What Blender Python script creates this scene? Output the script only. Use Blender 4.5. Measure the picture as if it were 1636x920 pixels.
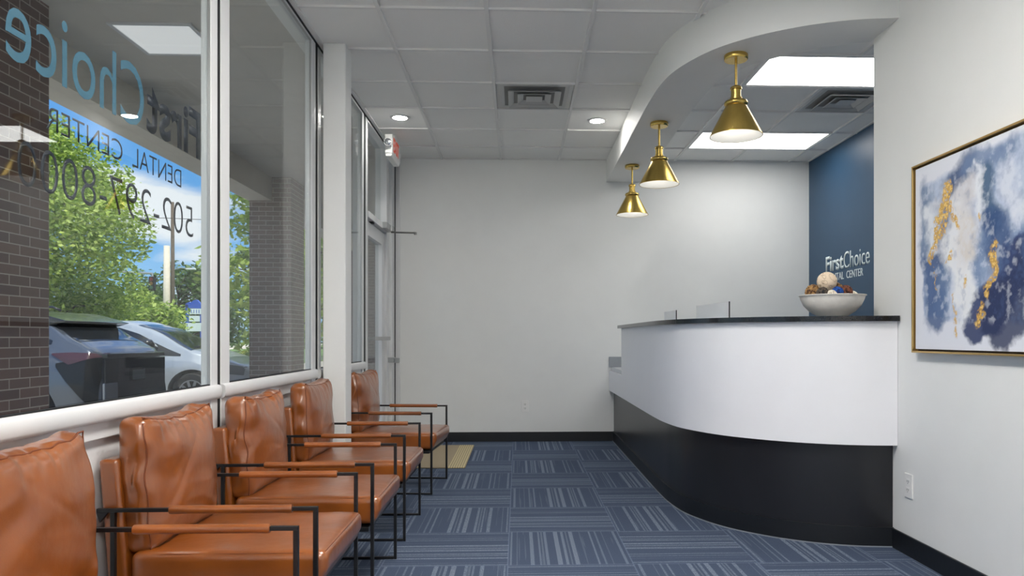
import bpy, bmesh, math, random
import numpy as np
from math import sin, cos, pi, atan, radians, sqrt, hypot
from mathutils import Vector, Matrix, noise as mnoise

for o in list(bpy.data.objects):
    bpy.data.objects.remove(o, do_unlink=True)
SC = bpy.context.scene
COL = SC.collection

# ------------------------------------------------------------------ camera, exposure
EYE = 1.087
cam_d = bpy.data.cameras.new('camera')
cam = bpy.data.objects.new('camera', cam_d)
COL.objects.link(cam)
SC.camera = cam
cam_d.sensor_fit = 'HORIZONTAL'
cam_d.sensor_width = 36.0
cam_d.lens = 36.0 * 1185.0 / 1636.0
cam_d.shift_x = (818 - 870) / 1636.0
cam_d.shift_y = (539 - 460) / 1636.0
cam_d.clip_start = 0.05
cam_d.clip_end = 600
cam.location = (0, 0, EYE)
cam.rotation_euler = (pi / 2, 0, -atan(43.0 / 1185.0))
SC.view_settings.view_transform = 'Standard'
SC.view_settings.look = 'None'
SC.view_settings.gamma = 1.0
SC.view_settings.use_curve_mapping = False
SC.view_settings.exposure = 0.48

# light levels
SKY_STRENGTH = 0.85
SUN_STRENGTH = 3.9
TROFFER = 5.6
FILL_TROFFER = 23.0  # strength of the added ceiling panels out of view that fill the room
DOWNLIGHT = 110.0
BULB = 11.0

# ------------------------------------------------------------------ world sky with clouds
w = bpy.data.worlds.new('sky')
SC.world = w
w.use_nodes = True
nt = w.node_tree
nt.nodes.clear()
N = nt.nodes.new
L = nt.links.new
out = N('ShaderNodeOutputWorld')
bg = N('ShaderNodeBackground')
tc = N('ShaderNodeTexCoord')
sep = N('ShaderNodeSeparateXYZ')
L(tc.outputs['Generated'], sep.inputs[0])
gr = N('ShaderNodeValToRGB')
gr.color_ramp.elements[0].position = 0.0
gr.color_ramp.elements[0].color = (0.42, 0.68, 0.93, 1)
gr.color_ramp.elements[1].position = 0.45
gr.color_ramp.elements[1].color = (0.06, 0.24, 0.72, 1)
e = gr.color_ramp.elements.new(0.14)
e.color = (0.14, 0.43, 0.85, 1)
L(sep.outputs['Z'], gr.inputs[0])
mp = N('ShaderNodeMapping')
mp.inputs['Scale'].default_value = (4.0, 4.0, 14.0)
mp.inputs['Location'].default_value = (0.0, 0.4, 0.35)
L(tc.outputs['Generated'], mp.inputs[0])
ns = N('ShaderNodeTexNoise')
ns.inputs['Scale'].default_value = 1.0
ns.inputs['Detail'].default_value = 7
ns.inputs['Roughness'].default_value = 0.52
L(mp.outputs[0], ns.inputs['Vector'])
cr = N('ShaderNodeValToRGB')
cr.color_ramp.elements[0].position = 0.47
cr.color_ramp.elements[0].color = (0, 0, 0, 1)
cr.color_ramp.elements[1].position = 0.58
cr.color_ramp.elements[1].color = (1, 1, 1, 1)
L(ns.outputs['Fac'], cr.inputs[0])
mx = N('ShaderNodeMix')
mx.data_type = 'RGBA'
L(cr.outputs[0], mx.inputs[0])
L(gr.outputs[0], mx.inputs[6])
mx.inputs[7].default_value = (0.86, 0.90, 0.95, 1)
L(mx.outputs[2], bg.inputs[0])
bg.inputs[1].default_value = SKY_STRENGTH
L(bg.outputs[0], out.inputs[0])

sun_d = bpy.data.lights.new('sun', 'SUN')
sun = bpy.data.objects.new('sun', sun_d)
COL.objects.link(sun)
sun_d.energy = SUN_STRENGTH
sun_d.angle = radians(0.6)
sun_d.color = (1.0, 0.95, 0.86)
sun.rotation_euler = Vector((-0.32, 0.34, -0.88)).to_track_quat('-Z', 'Y').to_euler()
sun.location = (6, -6, 12)


# ------------------------------------------------------------------ helpers
def srgb(r, g, b):
    f = lambda c: (c / 255 / 12.92) if c / 255 <= 0.04045 else ((c / 255 + 0.055) / 1.055) ** 2.4
    return (f(r), f(g), f(b), 1)


MATS = {}


def mat(name, col, rough=0.5, metal=0.0, bump=0.0, bscale=40.0, var=0.0, vscale=6.0, coat=0.0, emis=None, estr=0.0,
        spec=0.5, stretch=None):
    """Principled material with procedural colour variation and bump."""
    if name in MATS:
        return MATS[name]
    m = bpy.data.materials.new(name)
    m.use_nodes = True
    t = m.node_tree
    p = t.nodes['Principled BSDF']
    p.inputs['Base Color'].default_value = col
    p.inputs['Roughness'].default_value = rough
    p.inputs['Metallic'].default_value = metal
    p.inputs['Coat Weight'].default_value = coat
    p.inputs['Specular IOR Level'].default_value = spec
    tco = t.nodes.new('ShaderNodeTexCoord')
    vec = tco.outputs['Object']
    if stretch:
        mm = t.nodes.new('ShaderNodeMapping')
        mm.inputs['Scale'].default_value = stretch
        t.links.new(vec, mm.inputs[0])
        vec = mm.outputs[0]
    if var > 0:
        n = t.nodes.new('ShaderNodeTexNoise')
        n.inputs['Scale'].default_value = vscale
        n.inputs['Detail'].default_value = 4
        t.links.new(vec, n.inputs['Vector'])
        r = t.nodes.new('ShaderNodeMapRange')
        r.inputs['From Min'].default_value = 0.3
        r.inputs['From Max'].default_value = 0.7
        r.inputs['To Min'].default_value = 1 - var
        r.inputs['To Max'].default_value = 1 + var
        t.links.new(n.outputs['Fac'], r.inputs['Value'])
        h = t.nodes.new('ShaderNodeHueSaturation')
        h.inputs['Color'].default_value = col
        t.links.new(r.outputs[0], h.inputs['Value'])
        t.links.new(h.outputs[0], p.inputs['Base Color'])
    if bump > 0:
        n2 = t.nodes.new('ShaderNodeTexNoise')
        n2.inputs['Scale'].default_value = bscale
        n2.inputs['Detail'].default_value = 5
        t.links.new(vec, n2.inputs['Vector'])
        b = t.nodes.new('ShaderNodeBump')
        b.inputs['Strength'].default_value = bump
        b.inputs['Distance'].default_value = 0.01
        t.links.new(n2.outputs['Fac'], b.inputs['Height'])
        t.links.new(b.outputs[0], p.inputs['Normal'])
    if emis:
        p.inputs['Emission Color'].default_value = emis
        p.inputs['Emission Strength'].default_value = estr
    MATS[name] = m
    return m


def glass_mat(name, tint=(0.9, 0.93, 0.92, 1), ior=1.5):
    m = bpy.data.materials.new(name)
    m.use_nodes = True
    t = m.node_tree
    t.nodes.clear()
    o = t.nodes.new('ShaderNodeOutputMaterial')
    mixs = t.nodes.new('ShaderNodeMixShader')
    tr = t.nodes.new('ShaderNodeBsdfTransparent')
    gl = t.nodes.new('ShaderNodeBsdfGlossy')
    gl.inputs['Roughness'].default_value = 0.0
    fr = t.nodes.new('ShaderNodeFresnel')
    geo = t.nodes.new('ShaderNodeNewGeometry')      # same reflectance from both sides of the thin pane
    mr = t.nodes.new('ShaderNodeMapRange')
    mr.inputs['To Min'].default_value = ior
    mr.inputs['To Max'].default_value = 1 / ior
    t.links.new(geo.outputs['Backfacing'], mr.inputs['Value'])
    t.links.new(mr.outputs[0], fr.inputs['IOR'])
    tr.inputs[0].default_value = tint
    t.links.new(fr.outputs[0], mixs.inputs[0])
    t.links.new(tr.outputs[0], mixs.inputs[1])
    t.links.new(gl.outputs[0], mixs.inputs[2])
    t.links.new(mixs.outputs[0], o.inputs[0])
    return m


class MB:
    def __init__(s):
        s.b = bmesh.new()

    def quad(s, pts):
        vs = [s.b.verts.new(p) for p in pts]
        return s.b.faces.new(vs)

    def box(s, x0, x1, y0, y1, z0, z1, mtx=None):
        p = [(x0, y0, z0), (x1, y0, z0), (x1, y1, z0), (x0, y1, z0), (x0, y0, z1), (x1, y0, z1), (x1, y1, z1), (x0, y1, z1)]
        if mtx is not None:
            p = [mtx @ Vector(q) for q in p]
        v = [s.b.verts.new(q) for q in p]
        for f in ((3, 2, 1, 0), (4, 5, 6, 7), (0, 1, 5, 4), (1, 2, 6, 5), (2, 3, 7, 6), (3, 0, 4, 7)):
            s.b.faces.new([v[i] for i in f])
        return s

    def prism(s, poly, axis, a0, a1):
        """poly in the two other axes; extruded along axis from a0 to a1"""
        def mk(p, a):
            if axis == 'z': return (p[0], p[1], a)
            if axis == 'y': return (p[0], a, p[1])
            return (a, p[0], p[1])
        A = [s.b.verts.new(mk(p, a0)) for p in poly]
        B = [s.b.verts.new(mk(p, a1)) for p in poly]
        n = len(poly)
        s.b.faces.new(A[::-1])
        s.b.faces.new(B)
        for i in range(n):
            j = (i + 1) % n
            s.b.faces.new([A[i], A[j], B[j], B[i]])
        return s

    def strip(s, pa, pb, z0, z1):
        """solid between two polylines pa, pb (xy) from z0 to z1"""
        n = len(pa)
        R = [[s.b.verts.new((p[0], p[1], z)) for p in P] for P, z in ((pa, z0), (pa, z1), (pb, z1), (pb, z0))]
        for i in range(n - 1):
            for k in range(4):
                k2 = (k + 1) % 4
                s.b.faces.new([R[k][i], R[k][i + 1], R[k2][i + 1], R[k2][i]])
        s.b.faces.new([R[k][0] for k in range(4)])
        s.b.faces.new([R[k][-1] for k in (3, 2, 1, 0)])
        return s

    def tube(s, pts, r, seg=8, cap=True):
        pts = [Vector(p) for p in pts]
        rr = r if isinstance(r, (list, tuple)) else [r] * len(pts)
        rings = []
        for i, p in enumerate(pts):
            d = (pts[min(i + 1, len(pts) - 1)] - pts[max(i - 1, 0)]).normalized()
            up = Vector((0, 0, 1)) if abs(d.z) < 0.9 else Vector((1, 0, 0))
            a = d.cross(up).normalized()
            b2 = d.cross(a).normalized()
            rings.append([s.b.verts.new(p + (a * cos(2 * pi * k / seg) + b2 * sin(2 * pi * k / seg)) * rr[i]) for k in range(seg)])
        for i in range(len(rings) - 1):
            for k in range(seg):
                k2 = (k + 1) % seg
                s.b.faces.new([rings[i][k], rings[i][k2], rings[i + 1][k2], rings[i + 1][k]])
        if cap:
            s.b.faces.new(rings[0][::-1])
            s.b.faces.new(rings[-1])
        return s

    def lathe(s, prof, c=(0, 0, 0), seg=40, axis='z'):
        rings = []
        for (r, z) in prof:
            row = []
            if r < 1e-5:
                row = [s.b.verts.new(s._ax((0, 0, z), c, axis))]
            else:
                row = [s.b.verts.new(s._ax((r * cos(2 * pi * k / seg), r * sin(2 * pi * k / seg), z), c, axis)) for k in range(seg)]
            rings.append(row)
        for i in range(len(rings) - 1):
            A, B = rings[i], rings[i + 1]
            for k in range(seg):
                k2 = (k + 1) % seg
                if len(A) == 1 and len(B) == 1: continue
                if len(A) == 1:
                    s.b.faces.new([A[0], B[k2], B[k]])
                elif len(B) == 1:
                    s.b.faces.new([A[k], A[k2], B[0]])
                else:
                    s.b.faces.new([A[k], A[k2], B[k2], B[k]])
        return s

    @staticmethod
    def _ax(p, c, axis):
        x, y, z = p
        if axis == 'z': q = (x, y, z)
        elif axis == 'y': q = (x, z, y)
        else: q = (z, x, y)
        return (q[0] + c[0], q[1] + c[1], q[2] + c[2])

    def build(s, name, material=None, parent=None, bevel=0.0, smooth=False, seg=2, label=None):
        bmesh.ops.recalc_face_normals(s.b, faces=s.b.faces)
        me = bpy.data.meshes.new(name)
        s.b.to_mesh(me)
        s.b.free()
        return link(name, me, material, parent, bevel, smooth, seg, label)


def link(name, me, material=None, parent=None, bevel=0.0, smooth=False, seg=2, label=None):
    o = bpy.data.objects.new(name, me)
    COL.objects.link(o)
    if material: me.materials.append(material)
    if parent: o.parent = parent
    if bevel > 0:
        b = o.modifiers.new('bevel', 'BEVEL')
        b.width = bevel
        b.segments = seg
        b.limit_method = 'ANGLE'
        b.angle_limit = radians(40)
    if smooth:
        for p in me.polygons: p.use_smooth = True
        if smooth != 'all':
            try:
                me.set_sharp_from_angle(angle=radians(40))
            except Exception:
                pass
    if label: o['label'] = label
    return o


def tag(o, label, cat, group=None, kind=None):
    o['label'] = label
    o['category'] = cat
    if group: o['group'] = group
    if kind: o['kind'] = kind
    return o


def thing(name, label, cat, loc=(0, 0, 0), rz=0.0, group=None):
    o = bpy.data.objects.new(name, None)
    o.empty_display_size = 0.1
    COL.objects.link(o)
    o.location = loc
    o.rotation_euler = (0, 0, rz)
    return tag(o, label, cat, group)


def struct(o):
    o['kind'] = 'structure'
    return o


def sroot(name, loc=(0, 0, 0)):
    o = bpy.data.objects.new(name, None)
    COL.objects.link(o)
    o.location = loc
    o['kind'] = 'structure'
    return o


def copy_tree(o, parent=None):
    c = o.copy()
    COL.objects.link(c)
    if parent: c.parent = parent
    for ch in [x for x in COL.objects if x.parent == o]:
        copy_tree(ch, c)
    return c


def catmull(P, n=8):
    P = [Vector((p[0], p[1], 0)) for p in P]
    Q = [P[0] * 2 - P[1]] + P + [P[-1] * 2 - P[-2]]
    out = []
    for i in range(1, len(Q) - 2):
        # centripetal
        p0, p1, p2, p3 = Q[i - 1:i + 3]
        t0 = 0
        t1 = t0 + (p1 - p0).length ** .5
        t2 = t1 + (p2 - p1).length ** .5
        t3 = t2 + (p3 - p2).length ** .5
        for k in range(n):
            t = t1 + (t2 - t1) * k / n
            a1 = p0 * ((t1 - t) / (t1 - t0)) + p1 * ((t - t0) / (t1 - t0))
            a2 = p1 * ((t2 - t) / (t2 - t1)) + p2 * ((t - t1) / (t2 - t1))
            a3 = p2 * ((t3 - t) / (t3 - t2)) + p3 * ((t - t2) / (t3 - t2))
            b1 = a1 * ((t2 - t) / (t2 - t0)) + a2 * ((t - t0) / (t2 - t0))
            b2 = a2 * ((t3 - t) / (t3 - t1)) + a3 * ((t - t1) / (t3 - t1))
            c = b1 * ((t2 - t) / (t2 - t1)) + b2 * ((t - t1) / (t2 - t1))
            out.append((c.x, c.y))
    out.append((P[-1].x, P[-1].y))
    return out


def offset(path, d):
    """offset to the left of travel direction by d"""
    res = []
    n = len(path)
    for i in range(n):
        a = Vector(path[max(i - 1, 0)])
        b = Vector(path[min(i + 1, n - 1)])
        t = (b - a).normalized()
        res.append((path[i][0] - t.y * d, path[i][1] + t.x * d))
    return res


def text_mesh(body, size_w, size_h, material, name, parent=None, depth=0.002, bold=0.0, origin=(0, 0, 0), rot=None, label=None, space=1.0):
    """text scaled so its bounding box is size_w x size_h, lower-left corner at origin"""
    cu = bpy.data.curves.new(name, 'FONT')
    cu.body = body
    cu.offset = bold
    cu.space_character = space
    cu.resolution_u = 4
    ob = bpy.data.objects.new(name, cu)
    COL.objects.link(ob)
    dg = bpy.context.evaluated_depsgraph_get()
    dg.update()
    me = bpy.data.meshes.new_from_object(ob.evaluated_get(dg))
    bpy.data.objects.remove(ob, do_unlink=True)
    xs = [v.co.x for v in me.vertices]
    ys = [v.co.y for v in me.vertices]
    x0, x1, y0, y1 = min(xs), max(xs), min(ys), max(ys)
    sx = size_w / (x1 - x0)
    sy = size_h / (y1 - y0) if size_h else sx
    bm = bmesh.new()
    bm.from_mesh(me)
    for v in bm.verts:
        v.co = Vector(((v.co.x - x0) * sx, (v.co.y - y0) * sy, 0))
    ext = bmesh.ops.extrude_face_region(bm, geom=bm.faces[:])
    for g in ext['geom']:
        if isinstance(g, bmesh.types.BMVert): g.co.z += depth
    bmesh.ops.recalc_face_normals(bm, faces=bm.faces)
    R = rot if rot is not None else Matrix.Identity(4)
    bm.transform(Matrix.Translation(origin) @ R)
    me2 = bpy.data.meshes.new(name)
    bm.to_mesh(me2)
    bm.free()
    return link(name, me2, material, parent, label=label)


# reading direction -Y, up Z, facing -X
ROT_NEGX = Matrix(((0, 0, -1, 0), (-1, 0, 0, 0), (0, 1, 0, 0), (0, 0, 0, 1)))
# reading direction +Y, up Z, facing +X
ROT_POSX = Matrix(((0, 0, 1, 0), (1, 0, 0, 0), (0, 1, 0, 0), (0, 0, 0, 1)))
# reading direction +X, up Z, facing -Y
ROT_NEGY = Matrix(((1, 0, 0, 0), (0, 0, -1, 0), (0, 1, 0, 0), (0, 0, 0, 1)))

# ------------------------------------------------------------------ materials
M_wall = mat('wall_paint', srgb(235, 236, 234), 0.55, bump=0.04, bscale=180, var=0.01)
M_wall_right = M_wall
M_blue = mat('blue_paint', srgb(38, 74, 104), 0.42, bump=0.03, bscale=160, var=0.03)
M_tile = mat('ceiling_tile', srgb(246, 246, 243), 0.9, bump=0.25, bscale=260, var=0.015, vscale=2.0)
M_tbar = mat('tbar_white', srgb(232, 232, 230), 0.5, var=0.01)
M_alu = mat('white_aluminium', srgb(226, 227, 228), 0.32, var=0.01, bump=0.01)
M_alu_grey = mat('satin_aluminium', srgb(176, 178, 178), 0.3, metal=0.6, var=0.02)
M_gasket = mat('black_gasket', srgb(16, 17, 20), 0.6, var=0.05)
M_base = mat('black_baseboard', srgb(22, 25, 30), 0.42, bump=0.05, bscale=30, var=0.1)
M_lam_black = mat('black_laminate', srgb(30, 31, 35), 0.33, bump=0.03, bscale=14, var=0.08, coat=0.1)
M_lam_white = mat('white_laminate', srgb(243, 243, 246), 0.35, var=0.008, bump=0.01)
M_grey_lam = mat('grey_laminate', srgb(150, 155, 160), 0.4, var=0.03)
M_granite = mat('black_stone', srgb(26, 27, 30), 0.18, var=0.5, vscale=120)
M_brass = mat('brushed_brass', srgb(206, 176, 98), 0.27, metal=1.0, bump=0.06, bscale=60, var=0.05, stretch=(8, 8, 0.6))
M_shade_in = mat('white_shade_lining', srgb(238, 238, 236), 0.6, var=0.01)
M_bulb = mat('lit_bulb', (1, 1, 1, 1), 0.5, emis=(1.0, 0.95, 0.86, 1), estr=BULB, var=0.001)
M_diff = mat('lit_diffuser', (1, 1, 1, 1), 0.5, emis=(1.0, 0.985, 0.96, 1), estr=TROFFER, var=0.001)
M_fill = mat('fill_diffuser_waiting', (1, 1, 1, 1), 0.5, emis=(1.0, 0.955, 0.90, 1), estr=FILL_TROFFER, var=0.001)
M_down = mat('lit_lens', (1, 1, 1, 1), 0.5, emis=(1.0, 0.97, 0.92, 1), estr=DOWNLIGHT, var=0.001)
M_frame_black = mat('black_powder_coat', srgb(20, 21, 24), 0.38, bump=0.03, bscale=200, var=0.05)
M_white_plastic = mat('white_plastic', srgb(238, 238, 236), 0.4, var=0.01)
M_dark = mat('dark_recess', srgb(30, 30, 30), 0.7, var=0.1)
M_vent = mat('vent_white', srgb(196, 197, 195), 0.45, var=0.02)
M_chrome = mat('chrome', srgb(220, 222, 225), 0.12, metal=1.0, var=0.02)
M_red = mat('sign_red', srgb(228, 112, 92), 0.5, emis=srgb(230, 80, 60), estr=0.12, var=0.02)
M_navy_film = mat('navy_film', srgb(18, 26, 42), 0.5, var=0.03)
M_cyan_film = mat('light_blue_film', srgb(66, 112, 136), 0.5, var=0.03)
M_sign_white = mat('sign_white', srgb(226, 236, 236), 0.4, var=0.01)
M_glass = glass_mat('window_glass', (0.95, 0.97, 0.965, 1), 1.36)
M_paper = mat('white_paper', srgb(252, 252, 252), 0.6, var=0.01)
M_concrete = mat('concrete', srgb(218, 208, 188), 0.85, bump=0.2, bscale=50, var=0.06)
M_asphalt = mat('asphalt', srgb(172, 166, 152), 0.9, bump=0.3, bscale=80, var=0.1)
M_grass = mat('grass', srgb(104, 132, 62), 0.9, bump=0.4, bscale=30, var=0.25, vscale=3)
M_canopy = mat('canopy_soffit', srgb(214, 210, 202), 0.8, var=0.03)
M_beam = mat('canopy_beam', srgb(226, 220, 208), 0.8, var=0.03)


def leather():
    m = bpy.data.materials.new('cognac_leather')
    m.use_nodes = True
    t = m.node_tree
    p = t.nodes['Principled BSDF']
    tco = t.nodes.new('ShaderNodeTexCoord')
    n1 = t.nodes.new('ShaderNodeTexNoise')
    n1.inputs['Scale'].default_value = 5
    n1.inputs['Detail'].default_value = 6
    t.links.new(tco.outputs['Object'], n1.inputs['Vector'])
    r = t.nodes.new('ShaderNodeValToRGB')
    r.color_ramp.elements[0].position = 0.3
    r.color_ramp.elements[0].color = srgb(124, 64, 16)
    r.color_ramp.elements[1].position = 0.72
    r.color_ramp.elements[1].color = srgb(158, 87, 28)
    t.links.new(n1.outputs['Fac'], r.inputs[0])
    t.links.new(r.outputs[0], p.inputs['Base Color'])
    p.inputs['Roughness'].default_value = 0.3
    p.inputs['Specular IOR Level'].default_value = 0.7
    p.inputs['Coat Weight'].default_value = 0.75
    p.inputs['Coat IOR'].default_value = 1.6
    p.inputs['Coat Roughness'].default_value = 0.22
    v = t.nodes.new('ShaderNodeTexVoronoi')
    v.inputs['Scale'].default_value = 420
    t.links.new(tco.outputs['Object'], v.inputs['Vector'])
    b = t.nodes.new('ShaderNodeBump')
    b.inputs['Strength'].default_value = 0.12
    b.inputs['Distance'].default_value = 0.002
    t.links.new(v.outputs['Distance'], b.inputs['Height'])
    n2 = t.nodes.new('ShaderNodeTexNoise')
    n2.inputs['Scale'].default_value = 9
    n2.inputs['Detail'].default_value = 3
    t.links.new(tco.outputs['Object'], n2.inputs['Vector'])
    b2 = t.nodes.new('ShaderNodeBump')
    b2.inputs['Strength'].default_value = 0.25
    b2.inputs['Distance'].default_value = 0.02
    t.links.new(n2.outputs['Fac'], b2.inputs['Height'])
    t.links.new(b.outputs[0], b2.inputs['Normal'])
    t.links.new(b2.outputs[0], p.inputs['Normal'])
    return m


M_leather = leather()
M_seam = mat('leather_seam', srgb(118, 60, 28), 0.45, var=0.05)


def brick():
    m = bpy.data.materials.new('brown_brick')
    m.use_nodes = True
    t = m.node_tree
    p = t.nodes['Principled BSDF']
    g = t.nodes.new('ShaderNodeNewGeometry')
    s = t.nodes.new('ShaderNodeSeparateXYZ')
    t.links.new(g.outputs['Position'], s.inputs[0])
    a = t.nodes.new('ShaderNodeMath')
    a.operation = 'ADD'
    t.links.new(s.outputs['X'], a.inputs[0])
    t.links.new(s.outputs['Y'], a.inputs[1])
    c = t.nodes.new('ShaderNodeCombineXYZ')
    t.links.new(a.outputs[0], c.inputs['X'])
    t.links.new(s.outputs['Z'], c.inputs['Y'])
    b = t.nodes.new('ShaderNodeTexBrick')
    b.inputs['Color1'].default_value = srgb(118, 92, 84)
    b.inputs['Color2'].default_value = srgb(98, 78, 74)
    b.inputs['Mortar'].default_value = srgb(176, 166, 156)
    b.inputs['Scale'].default_value = 1.0
    b.inputs['Mortar Size'].default_value = 0.0045
    b.inputs['Mortar Smooth'].default_value = 0.2
    b.inputs['Brick Width'].default_value = 0.205
    b.inputs['Row Height'].default_value = 0.068
    t.links.new(c.outputs[0], b.inputs['Vector'])
    t.links.new(b.outputs['Color'], p.inputs['Base Color'])
    p.inputs['Roughness'].default_value = 0.85
    bp = t.nodes.new('ShaderNodeBump')
    bp.invert = True
    bp.inputs['Strength'].default_value = 0.5
    bp.inputs['Distance'].default_value = 0.006
    t.links.new(b.outputs['Fac'], bp.inputs['Height'])
    t.links.new(bp.outputs[0], p.inputs['Normal'])
    return m


M_brick = brick()


def carpet():
    m = bpy.data.materials.new('striped_carpet_tiles')
    m.use_nodes = True
    t = m.node_tree
    p = t.nodes['Principled BSDF']
    p.inputs['Roughness'].default_value = 0.95
    p.inputs['Specular IOR Level'].default_value = 0.15
    g = t.nodes.new('ShaderNodeNewGeometry')
    s = t.nodes.new('ShaderNodeSeparateXYZ')
    t.links.new(g.outputs['Position'], s.inputs[0])

    def M(op, a, b=None, c=None):
        n = t.nodes.new('ShaderNodeMath')
        n.operation = op
        for i, v in enumerate((a, b, c)):
            if v is None: continue
            if isinstance(v, (int, float)): n.inputs[i].default_value = v
            else: t.links.new(v, n.inputs[i])
        return n.outputs[0]
    T = 0.6025
    ux = M('DIVIDE', M('ADD', s.outputs['X'], 0.047 + 10 * T), T)
    uy = M('DIVIDE', M('ADD', s.outputs['Y'], -3.543 + 20 * T), T)
    ix, iy = M('FLOOR', ux), M('FLOOR', uy)
    fx, fy = M('FRACT', ux), M('FRACT', uy)
    par = M('MODULO', M('ADD', ix, iy), 2.0)   # 0 -> stripes run along y
    u = M('ADD', M('MULTIPLY', fx, M('SUBTRACT', 1.0, par)), M('MULTIPLY', fy, par))
    v = M('ADD', M('MULTIPLY', fy, M('SUBTRACT', 1.0, par)), M('MULTIPLY', fx, par))
    # mirrored in some tiles, as if laid turned round
    rnd = t.nodes.new('ShaderNodeTexWhiteNoise')
    cc = t.nodes.new('ShaderNodeCombineXYZ')
    t.links.new(ix, cc.inputs[0])
    t.links.new(iy, cc.inputs[1])
    t.links.new(cc.outputs[0], rnd.inputs['Vector'])
    flip = M('MULTIPLY', M('GREATER_THAN', rnd.outputs['Value'], 0.55), 1.0)
    u = M('ABSOLUTE', M('SUBTRACT', u, flip))
    ramp = t.nodes.new('ShaderNodeValToRGB')
    ramp.color_ramp.interpolation = 'CONSTANT'
    st = [(.012, .03, .7), (.07, .078, .45), (.18, .213, .9), (.255, .272, .7), (.285, .298, .5), (.31, .335, .8), (.40, .44, 1), (.465, .49, .85),
          (.51, .52, .5), (.54, .575, 1), (.725, .742, .8), (.78, .795, .6), (.84, .848, .4), (.945, .965, .75)]
    els = ramp.color_ramp.elements
    els[0].position = 0
    els[0].color = (0, 0, 0, 1)
    els[1].position = 1
    els[1].color = (0, 0, 0, 1)
    for a, b, k in st:
        e1 = els.new(a)
        e1.color = (k, k, k, 1)
        e2 = els.new(b)
        e2.color = (0, 0, 0, 1)
    t.links.new(u, ramp.inputs[0])
    # fine yarn noise stretched along the stripe
    c2 = t.nodes.new('ShaderNodeCombineXYZ')
    t.links.new(M('MULTIPLY', u, 190.0), c2.inputs[0])
    t.links.new(M('MULTIPLY', v, 120.0), c2.inputs[1])
    t.links.new(M('ADD', M('MULTIPLY', ix, 7.3), iy), c2.inputs[2])
    n = t.nodes.new('ShaderNodeTexNoise')
    n.inputs['Scale'].default_value = 1.0
    n.inputs['Detail'].default_value = 3
    t.links.new(c2.outputs[0], n.inputs['Vector'])
    # thin pinstripes
    c3 = t.nodes.new('ShaderNodeCombineXYZ')
    t.links.new(M('MULTIPLY', u, 38.0), c3.inputs[0])
    t.links.new(M('MULTIPLY', v, 0.6), c3.inputs[1])
    t.links.new(M('ADD', M('MULTIPLY', ix, 3.1), M('MULTIPLY', iy, 5.7)), c3.inputs[2])
    n3 = t.nodes.new('ShaderNodeTexNoise')
    n3.inputs['Scale'].default_value = 1.0
    n3.inputs['Detail'].default_value = 2
    t.links.new(c3.outputs[0], n3.inputs['Vector'])
    brk = M('MULTIPLY_ADD', M('SUBTRACT', n.outputs['Fac'], 0.5), 4.2, 0.72)
    fac = M('MULTIPLY', ramp.outputs[0], brk)
    fac = M('MAXIMUM', fac, M('MULTIPLY', M('GREATER_THAN', n3.outputs['Fac'], 0.655), 0.22))
    fac = M('MAXIMUM', M('MINIMUM', fac, 1.0), 0.0)
    big = t.nodes.new('ShaderNodeTexNoise')
    big.inputs['Scale'].default_value = 240
    t.links.new(g.outputs['Position'], big.inputs['Vector'])
    base = t.nodes.new('ShaderNodeMix')
    base.data_type = 'RGBA'
    base.inputs[6].default_value = srgb(54, 66, 86)
    base.inputs[7].default_value = srgb(90, 103, 126)
    t.links.new(big.outputs['Fac'], base.inputs[0])
    mix = t.nodes.new('ShaderNodeMix')
    mix.data_type = 'RGBA'
    t.links.new(fac, mix.inputs[0])
    t.links.new(base.outputs[2], mix.inputs[6])
    mix.inputs[7].default_value = srgb(129, 140, 156)
    # tile joint
    ed = M('MINIMUM', M('MINIMUM', fx, M('SUBTRACT', 1.0, fx)), M('MINIMUM', fy, M('SUBTRACT', 1.0, fy)))
    jm = t.nodes.new('ShaderNodeMix')
    jm.data_type = 'RGBA'
    t.links.new(M('MULTIPLY', M('LESS_THAN', ed, 0.006), 0.45), jm.inputs[0])
    t.links.new(mix.outputs[2], jm.inputs[6])
    jm.inputs[7].default_value = srgb(120, 132, 156)
    t.links.new(jm.outputs[2], p.inputs['Base Color'])
    bp = t.nodes.new('ShaderNodeBump')
    bp.inputs['Strength'].default_value = 0.5
    bp.inputs['Distance'].default_value = 0.004
    t.links.new(big.outputs['Fac'], bp.inputs['Height'])
    t.links.new(bp.outputs[0], p.inputs['Normal'])
    return m


M_carpet = carpet()

# ================================================================== ROOM SHELL
ZC = 2.955          # ceiling
YB = 7.765          # far wall
XR = 1.95           # right wall
XBL = 3.09          # blue wall
YE = 3.995          # end of right wall
YN = -3.6           # wall behind the camera
XF = -1.27          # room face of the window frames
XG = -1.289          # glass
ZSOF = 2.7207

struct(MB().box(-1.40, 3.3, YN, YB + .1, -0.12, 0).build('floor', M_carpet))
struct(MB().box(-1.33, 3.3, YB, YB + .15, 0, 3.4).build('wall_far', M_wall))
struct(MB().box(XR, XR + .14, YN, YE, 0, 3.2).build('wall_right', M_wall_right))
struct(MB().box(XR + .14, 3.3, YE - .14, YE, 0, 3.2).build('wall_reception_side', M_wall))
struct(MB().box(XBL, XBL + .14, YE, YB, 0, 3.2).build('wall_blue', M_blue))
struct(MB().box(-1.40, XR + .14, YN - .15, YN, 0, 3.2).build('wall_behind', M_wall))
struct(MB().box(-1.40, 3.3, YN, YB + .15, ZC, ZC + .06).build('ceiling', M_tile))
struct(MB().box(-1.45, 3.4, YN - .2, YB + .15, ZC + .1, 3.42).build('roof', M_concrete))  # unseen slab over the ceiling, added to block sun and sky light

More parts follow.
